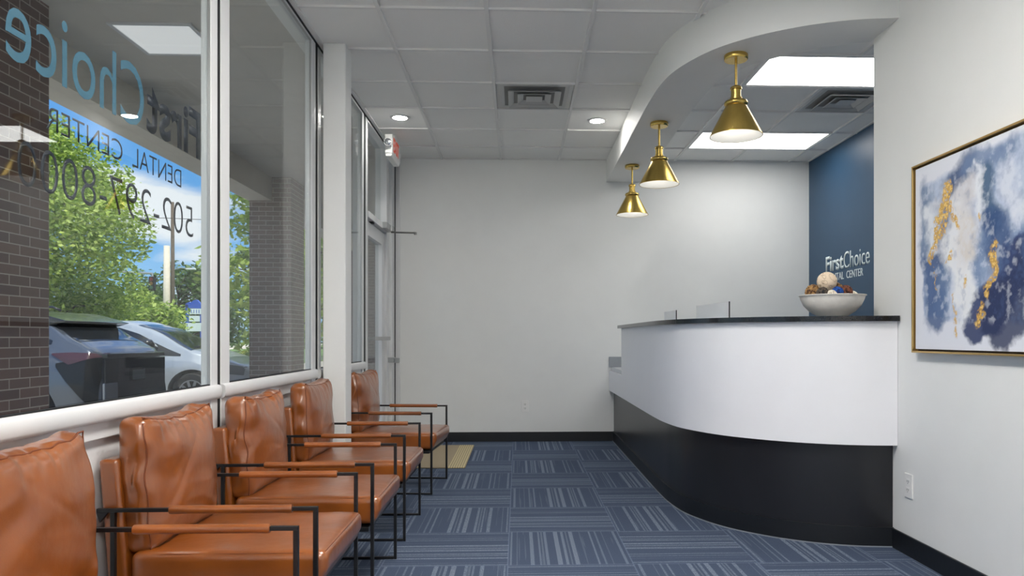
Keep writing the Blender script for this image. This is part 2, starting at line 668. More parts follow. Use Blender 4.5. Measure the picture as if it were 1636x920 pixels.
# ceiling T-bar grid
g = MB()
TP = .61
xs = [-.787 + TP * i for i in range(0, 5)]
ys = [4.217 + .609 * i for i in range(-12, 6)]
hb = .012
for x in xs:
    g.box(x - hb, x + hb, YN, YB, ZC - .013, ZC + .002)
for x in (2.263, 2.873):
    for ya, yb in (((YE, 4.826), (5.435, 6.653), (7.262, YB)) if x < 2.5 else ((YE, YB),)):
        g.box(x - hb, x + hb, ya, yb, ZC - .013, ZC + .002)
for y in ys:
    g.box(-1.24, XR if y < 3.95 else XBL, y - hb * .8, y + hb * .8, ZC - .012, ZC + .002)
g.box(-1.27, -1.235, YN, YB, ZC - .012, ZC)
g.box(-1.22, XBL, YB - .02, YB, ZC - .008, ZC)
g.box(XBL - .02, XBL, YE, YB - .02, ZC - .008, ZC)
struct(g.build('trim_1', M_tbar))

# baseboards
bb = MB()
bb.box(-1.20, 1.0, YB - .012, YB, 0, .10)
struct(bb.build('baseboard_far', M_base, bevel=.003))
struct(MB().box(XR - .012, XR, YN, 3.80, 0, .10).build('baseboard_right', M_base, bevel=.003))

# ------------------------------------------------------------------ square column by the windows
struct(MB().box(-1.234, -1.091, 4.75, 4.915, 0, ZC).build('wall_column', M_wall, bevel=.006))


# ------------------------------------------------------------------ window wall
def window(name, y0, y1, wn=.066, wf=.066):
    r = sroot(name, (XF, y0, 0))
    z0, z1 = .828, .888
    Y1 = y1 - y0
    f = MB()
    f.box(-.042, 0, 0, wn, 0, ZC)                       # stiles
    f.box(-.042, 0, Y1 - wf, Y1, 0, ZC)
    f.box(-.042, 0, wn, Y1 - wf, ZC - .03, ZC)          # head
    f.box(-.042, 0, wn, Y1 - wf, 0, .09)                # bottom rail
    f.build('window_frame', M_alu, r, bevel=.002)
    s = MB()
    prof = [(-.042, z0), (.006, z0), (.013, z0 + .004), (.017, z0 + .012), (.019, z0 + .03), (.017, z1 - .010), (.012, z1 - .003), (.004, z1), (-.042, z1)]
    s.prism(prof, 'y', 0.0, Y1)
    s.build('sill_rail', M_alu, r, smooth=True)
    MB().box(-.042, -.010, wn, Y1 - wf, .775, z0).build('glazing_bead', M_alu, r, bevel=.003)
    k = MB()
    za, zb = z1, ZC - .03
    k.box(-.0155, -.004, wn, wn + .004, za, zb)
    k.box(-.0155, -.004, Y1 - wf - .003, Y1 - wf, za, zb)
    k.box(-.0155, -.004, wn + .004, Y1 - wf - .003, zb - .005, zb)
    k.build('glazing_stop', M_alu_grey, r)
    MB().box(-.0155, -.004, wn + .004, Y1 - wf - .003, za, za + .005).build('gasket', M_gasket, r)
    MB().box(-.022, -.016, wn + .001, Y1 - wf - .001, z1 + .001, ZC - .031).build('pane', M_glass, r)
    MB().box(-.036, -.030, wn, Y1 - wf, .09, .775).build('lower_panel', M_alu, r)
    return r


window('window_1', 0.42, 3.190)
window('window_2', 3.226, 4.715, .095, .085)
window('window_3', 4.775, 6.18)
window('window_4', -1.95, 0.395)
window('window_5', YN, -1.975)
# black joints between the paired mullions, and the shadow line under the head trim
j = MB()
for a, b in ((3.190, 3.226), (4.715, 4.775), (6.18, 6.262), (.395, .42), (-1.975, -1.95)):
    j.box(-1.311, -1.274, a, b, 0, ZC)
struct(j.build('trim_2', M_gasket))
struct(MB().box(-1.272, -1.262, YN, YB, ZC - .020, ZC - .004).build('trim_3', M_gasket))

# ------------------------------------------------------------------ entrance door
d = sroot('door_1', (XF, 6.262, 0))
f = MB()
DL = YB - 6.262
f.box(-.11, 0, 0, .075, 0, ZC)                      # near jamb
f.box(-.11, 0, .075, .99, ZC - .035, ZC)            # head
f.box(-.11, .012, .075, .99, 2.105, 2.16)           # transom bar
f.box(-.11, 0, .99, 1.06, 0, ZC)                    # far jamb
f.box(-.09, -.03, 1.06, 1.30, 0, ZC)                # filler panel
f.box(-.11, 0, 1.30, 1.36, 0, ZC)
f.box(-.11, 0, 1.36, 1.445, 0, ZC)
f.box(-.004, .050, 1.484, DL - .002, 0, ZC)
f.build('door_frame', M_alu, d, bevel=.002)
jj = MB()
jj.box(-.10, .004, 1.4455, 1.4835, 0, ZC)
jj.box(-.10, -.045, .985, .992, 0, 2.1)
jj.box(-.04, .002, .30, .36, 2.088, 2.104)
jj.build('joint', M_gasket, d)
f = MB()
a0, a1 = .082, .982
f.box(-.085, -.02, a0, a0 + .10, .02, 2.09)
f.box(-.085, -.02, a1 - .13, a1, .02, 2.09)
f.box(-.085, -.02, a0 + .10, a1 - .13, 1.97, 2.09)
f.box(-.085, -.02, a0 + .10, a1 - .13, .02, .27)
leaf = f.build('door_leaf', M_alu, d, bevel=.003)
MB().box(-.058, -.052, a0 + .10, a1 - .13, .27, 1.97).build('pane', M_glass, leaf)
MB().box(-.063, -.057, .075, .99, 2.16, ZC - .035).build('pane', M_glass, d)
p = MB()
p.box(.035, .055, a0 + .03, a1 - .10, 1.06, 1.095)
p.box(-.02, .035, a0 + .05, a0 + .08, 1.062, 1.093)
p.box(-.02, .035, a1 - .15, a1 - .12, 1.062, 1.093)
p.build('push_bar', M_alu_grey, leaf, bevel=.004)
p = MB()
p.box(-.02, .055, 1.085, 1.185, .84, .89)
p.box(.055, .105, 1.10, 1.13, .835, .885)
p.build('latch_housing', M_alu_grey, d, bevel=.006)
p = MB()
p.box(.0, .055, .70, .98, 2.105, 2.165)
p.box(.055, .085, .86, .93, 2.10, 2.15)
p.build('door_closer', M_alu_grey, d, bevel=.005)
p = MB()
p.tube([(.06, .90, 2.095), (.31, .74, 2.068)], .008, 8)
p.tube([(.31, .74, 2.075), (.31, .74, 2.050)], .013, 10)
p.build('closer_arm', mat('grey_steel', srgb(130, 130, 128), .35, metal=.9, var=.05), d, smooth=True)

# ------------------------------------------------------------------ bulkhead over the reception desk
outer = catmull([(.932, YB), (.923, 6.485), (.912, 5.449), (.912, 5.127), (.922, 4.782), (.953, 4.556), (1.009, 4.376),
                 (1.094, 4.200), (1.183, 4.080), (1.282, 3.985), (1.40, 3.897), (1.538, 3.822), (1.729, 3.755), (1.95, 3.722)], 8)
inner = catmull([(1.290, YB), (1.270, 6.264), (1.255, 5.45), (1.257, 5.127), (1.268, 4.80), (1.30, 4.63), (1.345, 4.51),
                 (1.41, 4.385), (1.48, 4.31), (1.56, 4.235), (1.64, 4.165), (1.72, 4.12), (1.82, 4.07), (1.95, 4.035)], 8)
struct(MB().strip(outer, inner, ZSOF, ZC + .01).build('ceiling_bulkhead', M_wall, smooth=True))

# ------------------------------------------------------------------ reception desk
path = catmull([(.960, YB - .003), (.955, 6.6), (.951, 5.7), (.950, 5.15), (.958, 4.86), (.995, 4.56), (1.072, 4.34), (1.16, 4.175),
                (1.269, 4.045), (1.41, 3.92), (1.584, 3.818), (1.76, 3.76), (XR - .002, 3.737)], 8)
desk = thing('reception_desk', 'curved white reception desk with black lower band and toe strip, fixed to the far wall', 'desk', (1.3, 5.2, 0))


def loc(pts, o=(1.3, 5.2)):
    return [(p[0] - o[0], p[1] - o[1]) for p in pts]


def clipx(pts, xm=XR - .002, ym=YB - .003):
    return [(min(p[0], xm), min(p[1], ym)) for p in pts]


hi = [q for q in path if q[1] <= 6.80]
lo = [q for q in path if q[1] >= 6.60]
hi = [(path[0][0] - .004, 6.80)] + hi
lo = [q for q in path if q[1] > 6.80] + [(path[0][0] - .004, 6.80)]
MB().strip(loc(path), loc(clipx(offset(path, .025))), .532, .738).build('front_panel', M_lam_white, desk, smooth=True)
MB().strip(loc(hi), loc(clipx(offset(hi, .025))), .738, 1.170).build('front_panel', M_lam_white, desk, smooth=True)
bp_ = clipx(offset(path, .05))
MB().strip(loc(bp_), loc(clipx(offset(path, .09))), .0, .531).build('base_panel', M_lam_black, desk, smooth=True)
MB().strip(loc(clipx(offset(path, .036))), loc(clipx(offset(path, .0495))), .0, .102).build('toe_strip', M_base, desk, smooth=True)
MB().strip(loc(clipx(offset(path, .033))), loc(clipx(offset(path, .0365))), .0, .006).build('floor_bead', mat('silver_bead', srgb(140, 146, 156), .5, var=.05), desk, smooth=True)
inn = clipx(offset(path, .62))
MB().strip(loc(clipx(offset(path, .027))), loc(inn), .740, .775).build('work_surface', mat('pale_laminate', srgb(205, 208, 212), .4, var=.01), desk)
MB().box(.958 - 1.3, 1.72 - 1.3, YB - .022 - 5.2, YB - .002 - 5.2, .7755, .884).build('backsplash', M_grey_lam, desk, bevel=.002)
MB().box(.956 - 1.3, .985 - 1.3, 6.795 - 5.2, 6.815 - 5.2, .7755, 1.169).build('end_panel', M_lam_white, desk)

tp = clipx(offset(hi, -.030))
tp = [(tp[0][0], 6.86)] + tp
tq = clipx(offset(hi, .34))
tq = [(tq[0][0], 6.86)] + tq
ct = MB().strip([(a - 1.4, b - 4.6) for a, b in tp], [(a - 1.4, b - 4.6) for a, b in tq], 0, .0275).build('countertop', M_granite, bevel=.004)
ct.location = (1.4, 4.6, 1.1705)
tag(ct, 'glossy black curved countertop along the top of the reception desk', 'countertop')
ZCT = 1.198

# ================================================================== CHAIRS
def rounded_pillow(nx, ny, nz, sx, sy, sz, fn, corner):
    """box grid of half sizes, rounded, then displaced by fn"""
    bm = bmesh.new()
    idx = {}

    def vert(i, j, k):
        key = (i, j, k)
        if key in idx: return idx[key]
        p = Vector(((i / nx * 2 - 1) * sx, (j / ny * 2 - 1) * sy, (k / nz * 2 - 1) * sz))
        c = corner
        q = Vector((max(-sx + c, min(sx - c, p.x)), max(-sy + c, min(sy - c, p.y)), max(-sz + c, min(sz - c, p.z))))
        dd = p - q
        if dd.length > 1e-9:
            m_ = max(abs(dd.x), abs(dd.y), abs(dd.z))
            p = q + dd.normalized() * m_
        p = fn(p)
        idx[key] = bm.verts.new(p)
        return idx[key]

    def face(n1, n2, mk):
        for a in range(n1):
            for b in range(n2):
                bm.faces.new([vert(*mk(a, b)), vert(*mk(a + 1, b)), vert(*mk(a + 1, b + 1)), vert(*mk(a, b + 1))])
    face(ny, nz, lambda a, b: (0, a, b))
    face(ny, nz, lambda a, b: (nx, a, b))
    face(nx, nz, lambda a, b: (a, 0, b))
    face(nx, nz, lambda a, b: (a, ny, b))
    face(nx, ny, lambda a, b: (a, b, 0))
    face(nx, ny, lambda a, b: (a, b, nz))
    bmesh.ops.recalc_face_normals(bm, faces=bm.faces)
    return bm


def bm_obj(bm, name, material, parent):
    me = bpy.data.meshes.new(name)
    bm.to_mesh(me)
    bm.free()
    return link(name, me, material, parent, smooth='all')


HW = .295   # half of outer width
chair_group = 'leather armchairs in a row along the windows'


def make_chair(seed):
    rnd = random.Random(seed)
    t = thing('armchair', '', 'armchair', (0, 0, 0), 0, chair_group)
    so = seed * 13.7
    # cushions -----------------------------------------------------------
    def seatfn(p):
        u = p.x / .30
        v = p.y / .272
        q = Vector(p)
        if p.z > 0: q.z += .012 * (1 - u * u) * (1 - v * v) + .004 * mnoise.noise(Vector((p.x * 7 + so, p.y * 7, 1)))
        if p.z < 0: q.x -= max(0, (p.x - .2)) * .28 * (-p.z / .06)
        return q + Vector((-.27, 0, .366))
    bm_obj(rounded_pillow(40, 36, 12, .30, .272, .058, seatfn, .026), 'seat_cushion', M_leather, t)
    st = MB()
    ring = []
    for k in range(0, 41):
        ring.append((-.005 + .004, -.25 + .5 * k / 40, .4245))
    st.tube([(-.52, .262, .417), (-.05, .262, .4175), (.012, .255, .418), (.020, .245, .4185), (.022, 0, .421), (.020, -.245, .4185), (.012, -.255, .418), (-.05, -.262, .4175), (-.52, -.262, .417)], .0018, 5)
    seat_o = [o for o in COL.objects if o.parent == t][-1]
    st.build('seam', M_seam, seat_o, smooth='all')

    def lean(p, x0, z0, ang):
        x, z = p.x, p.z
        return Vector((x0 + x * cos(ang) - z * sin(ang), p.y, z0 + x * sin(ang) + z * cos(ang)))

    puff = .035 + .012 * rnd.random()

    def backfn(p):
        u = p.y / .255
        v = p.z / .205
        q = Vector(p)
        f = max(0, 1 - abs(u) ** 2.6) * max(0, 1 - abs(v) ** 2.6)
        if p.x > 0:
            q.x += puff * f * (1.0 - .15 * v)
        else:
            q.x -= .012 * f
        # the corners are pulled in, the top edge sags between them
        q.y *= 1 - .035 * abs(v) ** 3
        q.z += -.014 * (1 - u * u) * (1 if v > 0 else 0) * abs(v) + .010 * abs(u) ** 4 * v
        # gathers along top and side seams
        top = max(0, v) ** 4
        wr = mnoise.noise(Vector((p.y * 26 + so, p.z * 5, 3))) + .5 * mnoise.noise(Vector((p.y * 52 + so, p.z * 8, 9)))
        q.x += .014 * top * wr * (1 if p.x > 0 else .5)
        q.z += .006 * top * mnoise.noise(Vector((p.y * 22 + so, p.x * 30, 5)))
        side = abs(u) ** 6
        ws = mnoise.noise(Vector((p.z * 17 + so, p.x * 14, 7 + 3 * (u > 0))))
        q.y += .012 * side * ws * (1 if u > 0 else -1)
        # broad diagonal folds
        q.x += .010 * (1 if p.x > 0 else 0) * mnoise.noise(Vector((p.y * 6 - p.z * 9 + so, p.z * 5 + p.y * 3, 11))) * (.4 + abs(u))
        fold = p.z * .8 + p.y * (1 if seed % 2 else -1) * .7
        q.x -= .0022 * math.exp(-((fold - .07 + .03 * mnoise.noise(Vector((p.y * 5, so, 2)))) / .012) ** 2) * f * (1 if p.x > 0 else 0)
        return lean(q, -.565, .628, radians(3.0))
    bc = bm_obj(rounded_pillow(16, 64, 52, .050, .257, .210, backfn, .040), 'back_cushion', M_leather, t)
    # piping along the front and back seams of the cushion
    pm = MB()
    for xx in (.040,):
        pts = []
        for k in range(97):
            a = k / 96 * 4
            s_ = int(a) % 4
            fr = a - int(a)
            Y, Z = .249, .200
            if s_ == 0: q = Vector((xx, -Y + 2 * Y * fr, Z))
            elif s_ == 1: q = Vector((xx, Y, Z - 2 * Z * fr))
            elif s_ == 2: q = Vector((xx, Y - 2 * Y * fr, -Z))
            else: q = Vector((xx, -Y, -Z + 2 * Z * fr))
            # round the corners a little
            q.y = max(-Y + .002, min(Y - .002, q.y))
            pts.append(backfn(Vector((xx - .004, q.y, q.z))))
        pm.tube(pts[:-1], .0028, 6)
    pm.build('piping', M_seam, bc, smooth='all')
    # back panel -----------------------------------------------------------
    pb = MB()
    pb.prism([(-.632, .295), (-.572, .295), (-.606, .712), (-.664, .712)], 'y', -.270, .270)
    pb.build('back_panel', M_leather, t, bevel=.012, seg=3, smooth=True)
    # side frames -----------------------------------------------------------
    for sgn in (-1, 1):
        b = MB()
        ya = sgn * HW
        yb_ = sgn * (HW - .014)
        y0, y1 = min(ya, yb_), max(ya, yb_)
        b.box(-.655, .008, y0, y1, .556, .568)
        b.box(-.006, .008, y0, y1, .0005, .556)
        b.box(-.614, -.600, y0, y1, .0005, .556)
        b.box(-.600, -.006, y0, y1, .0005, .0125)
        b.prism([(-.655, .556), (-.62, .556), (-.645, .525)], 'y', y0, y1)
        b.build('side_frame', M_frame_black, t, bevel=.0015)
        s_ = MB()
        yc = (y0 + y1) / 2
        s_.lathe([(.001, -.44), (.0125, -.438), (.0135, -.43), (.0128, -.40), (.0128, -.11), (.0135, -.078), (.0125, -.07), (.001, -.068)], (0, yc, .562), 14, 'x')
        s_.build('arm_sleeve', M_leather, t, smooth=True)
    r = MB()
    r.box(-.60, -.016, -.28, .28, .282, .300)
    r.box(-.60, -.585, -.281, .281, .300, .325)
    r.build('seat_rail', M_frame_black, t, bevel=.002)
    return t


chairs = [
    (-.611, 1.780, 0.0, 'brown leather armchair nearest the camera, cut off by the left edge of the photo'),
    (-.622, 2.591, 0.2, 'brown leather armchair second from the camera, in front of the double mullion'),
    (-.601, 3.377, 0.0, 'brown leather armchair with a wrinkled cushion, third in the row from the camera'),
    (-.603, 4.274, -0.5, 'brown leather armchair whose back cushion leans beside the white column'),
    (-.572, 5.438, -4.9, 'brown leather armchair farthest from the camera, past the column by the doormat'),
]
for i, (x, y, a, lab) in enumerate(chairs):
    c = make_chair(i + 1)
    c.location = (x, y, 0)
    c.rotation_euler = (0, 0, radians(a))
    c['label'] = lab

# ================================================================== PENDANTS
def make_pendant():
    t = thing('pendant_lamp', '', 'pendant lamp', (0, 0, 0), 0, 'brass pendant lamps under the curved bulkhead')
    z0 = 0.0
    MB().lathe([(0, 0), (.066, 0), (.068, -.003), (.068, -.026), (.064, -.031), (0, -.031)], seg=48).build('canopy', M_brass, t, smooth=True)
    MB().lathe([(0, -.03), (.0075, -.03), (.0075, -.185), (0, -.185)], seg=16).build('stem', M_brass, t, smooth=True)
    MB().lathe([(0, -.180), (.022, -.180), (.031, -.186), (.033, -.192), (.033, -.200), (.028, -.203), (.028, -.245), (.034, -.248), (.034, -.262), (.028, -.265), (0, -.265)], seg=36).build('socket', M_brass, t, smooth=True)
    MB().lathe([(.02, -.262), (.050, -.262), (.062, -.268), (.067, -.277), (.067, -.285), (.060, -.294), (.054, -.297), (.02, -.297)], seg=48).build('collar', M_brass, t, smooth=True)
    MB().lathe([(.056, -.292), (.058, -.292), (.1515, -.468), (.1515, -.471), (.149, -.471), (.149, -.4685), (.056, -.294)], seg=72).build('lamp_shade', M_brass, t, smooth=True)
    MB().lathe([(.0, -.299), (.054, -.299), (.1475, -.4695), (.1465, -.4695), (.053, -.301), (.0, -.301)], seg=72).build('shade_lining', M_shade_in, t, smooth=True, label='white shade lining')
    MB().lathe([(0, -.31), (.014, -.312), (.016, -.33), (.028, -.355), (.030, -.372), (.022, -.392), (0, -.40)], seg=24).build('bulb', M_bulb, t, smooth=True)
    return t


pend = make_pendant()
spots = [((1.263, 4.250), 'brass cone pendant lamp nearest the camera, largest of the three'),
         ((1.076, 5.609), 'brass cone pendant lamp in the middle of the row of three'),
         ((1.086, 7.005), 'brass cone pendant lamp closest to the far wall, smallest of the three')]
for i, ((x, y), lab) in enumerate(spots):
    o = pend if i == 0 else copy_tree(pend)
    o.location = (x, y, ZSOF)
    o['label'] = lab


# ================================================================== CEILING FITTINGS
def troffer(x0, x1, y0, y1, label, md, group=None):
    t = thing('ceiling_light_panel', label, 'ceiling light', ((x0 + x1) / 2, (y0 + y1) / 2, ZC), 0, group)
    hx, hy = (x1 - x0) / 2 - .014, (y1 - y0) / 2 - .014
    f = MB()
    wv = .016
    f.box(-hx, hx, -hy, -hy + wv, -.009, -.0005)
    f.box(-hx, hx, hy - wv, hy, -.009, -.0005)
    f.box(-hx, -hx + wv, -hy + wv, hy - wv, -.009, -.0005)
    f.box(hx - wv, hx, -hy + wv, hy - wv, -.009, -.0005)
    f.build('frame', M_tbar, t)
    MB().box(-hx + wv, hx - wv, -hy + wv, hy - wv, -.006, -.001).build('diffuser', md, t)
    return t


troffer(1.653, 2.873, 4.826, 5.435, 'wide lit ceiling panel over the reception area, nearer and larger looking of the two', M_diff)
troffer(1.653, 2.873, 6.653, 7.262, 'lit ceiling panel over the reception area, farther of the two, behind the nearest pendant', M_diff)
troffer(-.177, .433, 1.78, 2.999, 'added fill panel in the waiting area ceiling near the camera, above the frame', M_fill, 'added fill panels in the waiting area ceiling')  # this and the next two: unseen panels added as fill light
troffer(-.177, .433, -.66, .56, 'added fill panel in the waiting area ceiling behind the camera', M_fill, 'added fill panels in the waiting area ceiling')
troffer(-.177, .433, -3.09, -1.87, 'added fill panel in the ceiling at the back of the waiting area', M_fill, 'added fill panels in the waiting area ceiling')


def diffuser_vent(x0, y0, label):
    s = .609
    t = thing('ceiling_vent', label, 'air vent', (x0 + s / 2, y0 + s / 2, ZC), 0, 'square ceiling air diffusers')
    h = s / 2 - .014

    def sqring(m, a0, z0, a1, z1, th=.002):
        # sloped square ring (a frustum shell)
        for dx, dy in ((1, 0), (0, 1), (-1, 0), (0, -1)):
            px, py = -dy, dx
            P = [(dx * a0 + px * a0, dy * a0 + py * a0, z0), (dx * a0 - px * a0, dy * a0 - py * a0, z0),
                 (dx * a1 - px * a1, dy * a1 - py * a1, z1), (dx * a1 + px * a1, dy * a1 + py * a1, z1)]
            Q = [(p[0], p[1], p[2] + th) for p in P]
            m.quad(P)
            m.quad(Q[::-1])
            for i in range(4):
                k = (i + 1) % 4
                m.quad([P[i], P[k], Q[k], Q[i]])
    b = MB()
    b.box(-h, h, -h, h, -.003, -.0008)
    b.build('backing', mat('vent_depth', srgb(140, 140, 138), .7, var=.05), t)
    o = MB()
    sqring(o, h, -.006, h - .03, -.008, .003)
    sqring(o, h - .03, -.008, h - .062, -.0035, .001)
    o.build('outer_frame', M_vent, t)
    for a, zz in ((.200, -.030), (.128, -.028)):
        c = MB()
        sqring(c, a, zz, a - .045, zz + .022, .0015)
        sqring(c, a, zz, a - .004, zz - .003, .0015)
        c.build('louver_ring', M_vent, t)
    c = MB()
    c.box(-.062, .062, -.062, .062, -.026, -.0225)
    sqring(c, .062, -.0245, .050, -.0225, .001)
    c.build('center_plate', M_vent, t)
    return t


diffuser_vent(-.177, 5.435, 'square white air vent in the waiting area ceiling')
diffuser_vent(2.263, 5.435, 'square air vent in the reception ceiling between the two lit panels')


def downlight(x, y, label):
    t = thing('recessed_light', label, 'recessed light', (x, y, ZC), 0, 'small round recessed lights')
    MB().lathe([(.060, -.001), (.085, -.001), (.085, -.004), (.064, -.010), (.060, -.008)], seg=40).build('trim_ring', M_tbar, t, smooth=True)
    MB().lathe([(0, -.018), (.03, -.017), (.048, -.012), (.058, -.006), (.060, -.003), (.0, -.002)], seg=32).build('lens', M_down, t, smooth=True)
    return t


downlight(-.997, 6.329, 'small round lit recessed light by the exit sign')
downlight(.683, 6.359, 'small round lit recessed light beside the curved bulkhead')

# exit sign with emergency lamps
t = thing('exit_sign', 'white exit sign with emergency lamps hanging from the ceiling by the door', 'exit sign', (-1.155, 6.91, 2.83))
b = MB()
b.box(-.035, .030, -.205, .225, -.085, .085)
b.prism([(-.035, -.085), (.030, -.085), (.022, -.115), (-.030, -.115)], 'y', -.20, .22)
b.build('housing', M_white_plastic, t, bevel=.006)
MB().box(-.03, .03, -.06, .08, .085, .1245).build('canopy_mount', M_white_plastic, t, bevel=.004)
text_mesh('EXIT', .30, .13, M_red, 'lettering', t, .003, .02, (.0295, -.14, -.06), ROT_POSX)
for sy in (-1, 1):
    yy = .01 + sy * .235
    MB().lathe([(0, 0), (.034, 0), (.036, .006), (.036, .030), (.031, .036)], (0, yy - (.036 if sy < 0 else 0), 0.0), 28, 'y').build('lamp_head', M_white_plastic, t, smooth=True)
    hd = MB()
    if sy < 0:
        hd.lathe([(0, -.046), (.02, -.043), (.031, -.036), (.0, -.030)], (0, yy, 0.0), 24, 'y')
    else:
        hd.lathe([(0, .046), (.02, .043), (.031, .036), (.0, .030)], (0, yy, 0.0), 24, 'y')
    hd.build('lamp_lens', M_chrome, t, smooth=True, label='round chrome emergency lamp lens')

# ================================================================== SOCKETS
def outlet(loc_, axis, label):
    t = thing('wall_outlet', label, 'wall outlet', loc_)
    if axis == 'x':   # on right wall, facing -x
        R = Matrix.Rotation(-pi / 2, 4, 'Z')
    else:
        R = Matrix.Identity(4)
    def tb(m, x0, x1, y0, y1, z0, z1): m.box(x0, x1, y0, y1, z0, z1, R)
    p = MB()
    tb(p, -.036, .036, -.007, -.0005, -.06, .06)
    p.build('cover_plate', M_white_plastic, t, bevel=.002)
    for s_ in (-1, 1):
        q = MB()
        tb(q, -.016, .016, -.009, -.007, s_ * .021 - .014, s_ * .021 + .014)
        r_ = q.build('receptacle', M_white_plastic, t, bevel=.0015)
        u = MB()
        tb(u, -.008, -.005, -.0094, -.009, s_ * .021 - .003, s_ * .021 + .007)
        tb(u, .005, .008, -.0094, -.009, s_ * .021 - .003, s_ * .021 + .007)
        tb(u, -.002, .002, -.0094, -.009, s_ * .021 - .010, s_ * .021 - .006)
        u.build('slot', M_dark, r_)
    return t


outlet((.078, YB, .368), 'y', 'white double wall outlet low on the far wall')
outlet((XR, 3.625, .348), 'x', 'white double wall outlet low on the right wall below the painting')

# ================================================================== DOORMAT
def mat_stripes():
    m = bpy.data.materials.new('woven_mat')
    m.use_nodes = True
    t = m.node_tree
    p = t.nodes['Principled BSDF']
    p.inputs['Roughness'].default_value = .95
    tc_ = t.nodes.new('ShaderNodeTexCoord')
    s = t.nodes.new('ShaderNodeSeparateXYZ')
    t.links.new(tc_.outputs['Object'], s.inputs[0])
    wv = t.nodes.new('ShaderNodeMath'); wv.operation = 'PINGPONG'; wv.inputs[1].default_value = .010
    t.links.new(s.outputs['X'], wv.inputs[0])
    gt = t.nodes.new('ShaderNodeMath'); gt.operation = 'GREATER_THAN'; gt.inputs[1].default_value = .0055
    t.links.new(wv.outputs[0], gt.inputs[0])
    ab = t.nodes.new('ShaderNodeMath'); ab.operation = 'ABSOLUTE'
    t.links.new(s.outputs['X'], ab.inputs[0])
    g2 = t.nodes.new('ShaderNodeMath'); g2.operation = 'GREATER_THAN'; g2.inputs[1].default_value = .215
    t.links.new(ab.outputs[0], g2.inputs[0])
    mu = t.nodes.new('ShaderNodeMath'); mu.operation = 'MULTIPLY'
    t.links.new(gt.outputs[0], mu.inputs[0]); t.links.new(g2.outputs[0], mu.inputs[1])
    n = t.nodes.new('ShaderNodeTexNoise'); n.inputs['Scale'].default_value = 200
    t.links.new(tc_.outputs['Object'], n.inputs['Vector'])
    b0 = t.nodes.new('ShaderNodeMix'); b0.data_type = 'RGBA'
    b0.inputs[6].default_value = srgb(140, 126, 102); b0.inputs[7].default_value = srgb(184, 168, 140)
    t.links.new(n.outputs['Fac'], b0.inputs[0])
    mx_ = t.nodes.new('ShaderNodeMix'); mx_.data_type = 'RGBA'
    t.links.new(mu.outputs[0], mx_.inputs[0]); t.links.new(b0.outputs[2], mx_.inputs[6])
    mx_.inputs[7].default_value = srgb(206, 194, 146)
    t.links.new(mx_.outputs[2], p.inputs['Base Color'])
    bp2 = t.nodes.new('ShaderNodeBump'); bp2.inputs['Strength'].default_value = .4
    t.links.new(n.outputs['Fac'], bp2.inputs['Height']); t.links.new(bp2.outputs[0], p.inputs['Normal'])
    return m


dm = MB().box(-.365, .365, -.64, .64, .0005, .010).build('doormat', mat_stripes(), bevel=.003)
dm.location = (-.80, 6.82, 0)
tag(dm, 'beige striped doormat on the carpet in front of the entrance door', 'doormat')

# ================================================================== BOWL WITH DECORATIVE BALLS
BX, BY = 1.705, 3.965
bowl = MB().lathe([(0, .004), (.052, .0), (.075, .0), (.080, .006), (.118, .030), (.148, .062), (.163, .095), (.168, .112), (.174, .1145),
                   (.174, .118), (.166, .118), (.158, .096), (.142, .066), (.112, .036), (.076, .014), (0, .010)], seg=96).build(
    'bowl', mat('speckled_ceramic', srgb(238, 233, 224), .45, bump=.08, bscale=60, var=.05, vscale=30), smooth='all')
bowl.location = (BX, BY, ZCT)
tag(bowl, 'wide off-white bowl of decorative balls at the right end of the countertop', 'bowl')


def ball(name, x, y, z, r, cols, kind, label):
    bm = bmesh.new()
    bmesh.ops.create_icosphere(bm, subdivisions=5, radius=r)
    for v in bm.verts:
        n = v.co.normalized()
        if kind == 'woven':
            q = n * 7 + Vector((x * 9, y * 9, 0))
            a = abs(mnoise.noise(q * 1.0)) * 2.2
            b = abs(mnoise.noise(q * 1.7 + Vector((5, 5, 5)))) * 1.6
            v.co = n * r * (1.02 - .20 * min(1, a) * .7 - .10 * min(1, b))
        elif kind == 'carved':
            q = Vector((n.x * 2.5, n.y * 2.5, n.z * 7 + .8 * sin(n.x * 5)))
            a = abs(mnoise.noise(q))
            v.co = n * r * (1.0 - .07 * math.exp(-(a / .05) ** 2))
    me = bpy.data.meshes.new(name)
    bm.to_mesh(me)
    bm.free()
    m = bpy.data.materials.new(name + '_surface')
    m.use_nodes = True
    t = m.node_tree
    p_ = t.nodes['Principled BSDF']
    p_.inputs['Roughness'].default_value = .8
    g_ = t.nodes.new('ShaderNodeTexNoise')
    g_.inputs['Scale'].default_value = 70 if kind == 'woven' else 16
    g_.inputs['Detail'].default_value = 3
    tc2 = t.nodes.new('ShaderNodeTexCoord')
    t.links.new(tc2.outputs['Object'], g_.inputs['Vector'])
    r_ = t.nodes.new('ShaderNodeValToRGB')
    r_.color_ramp.elements[0].position = .42
    r_.color_ramp.elements[0].color = cols[0]
    r_.color_ramp.elements[1].position = .56
    r_.color_ramp.elements[1].color = cols[1]
    if kind == 'carved':
        g_.inputs['Scale'].default_value = 26
        g_.inputs['Detail'].default_value = 1
        r_.color_ramp.elements[0].position = .0
        r_.color_ramp.elements[0].color = cols[1]
        for q_, c_ in ((.485, cols[1]), (.497, srgb(120, 92, 66)), (.509, cols[0])):
            e_ = r_.color_ramp.elements.new(q_)
            e_.color = c_
    t.links.new(g_.outputs['Fac'], r_.inputs[0])
    t.links.new(r_.outputs[0], p_.inputs['Base Color'])
    o = link(name, me, m, None, smooth='all')
    o.location = (BX + x * .86, BY + y * .86, ZCT + z + .006)
    tag(o, label, 'decorative ball', 'decorative balls in the bowl')
    return o


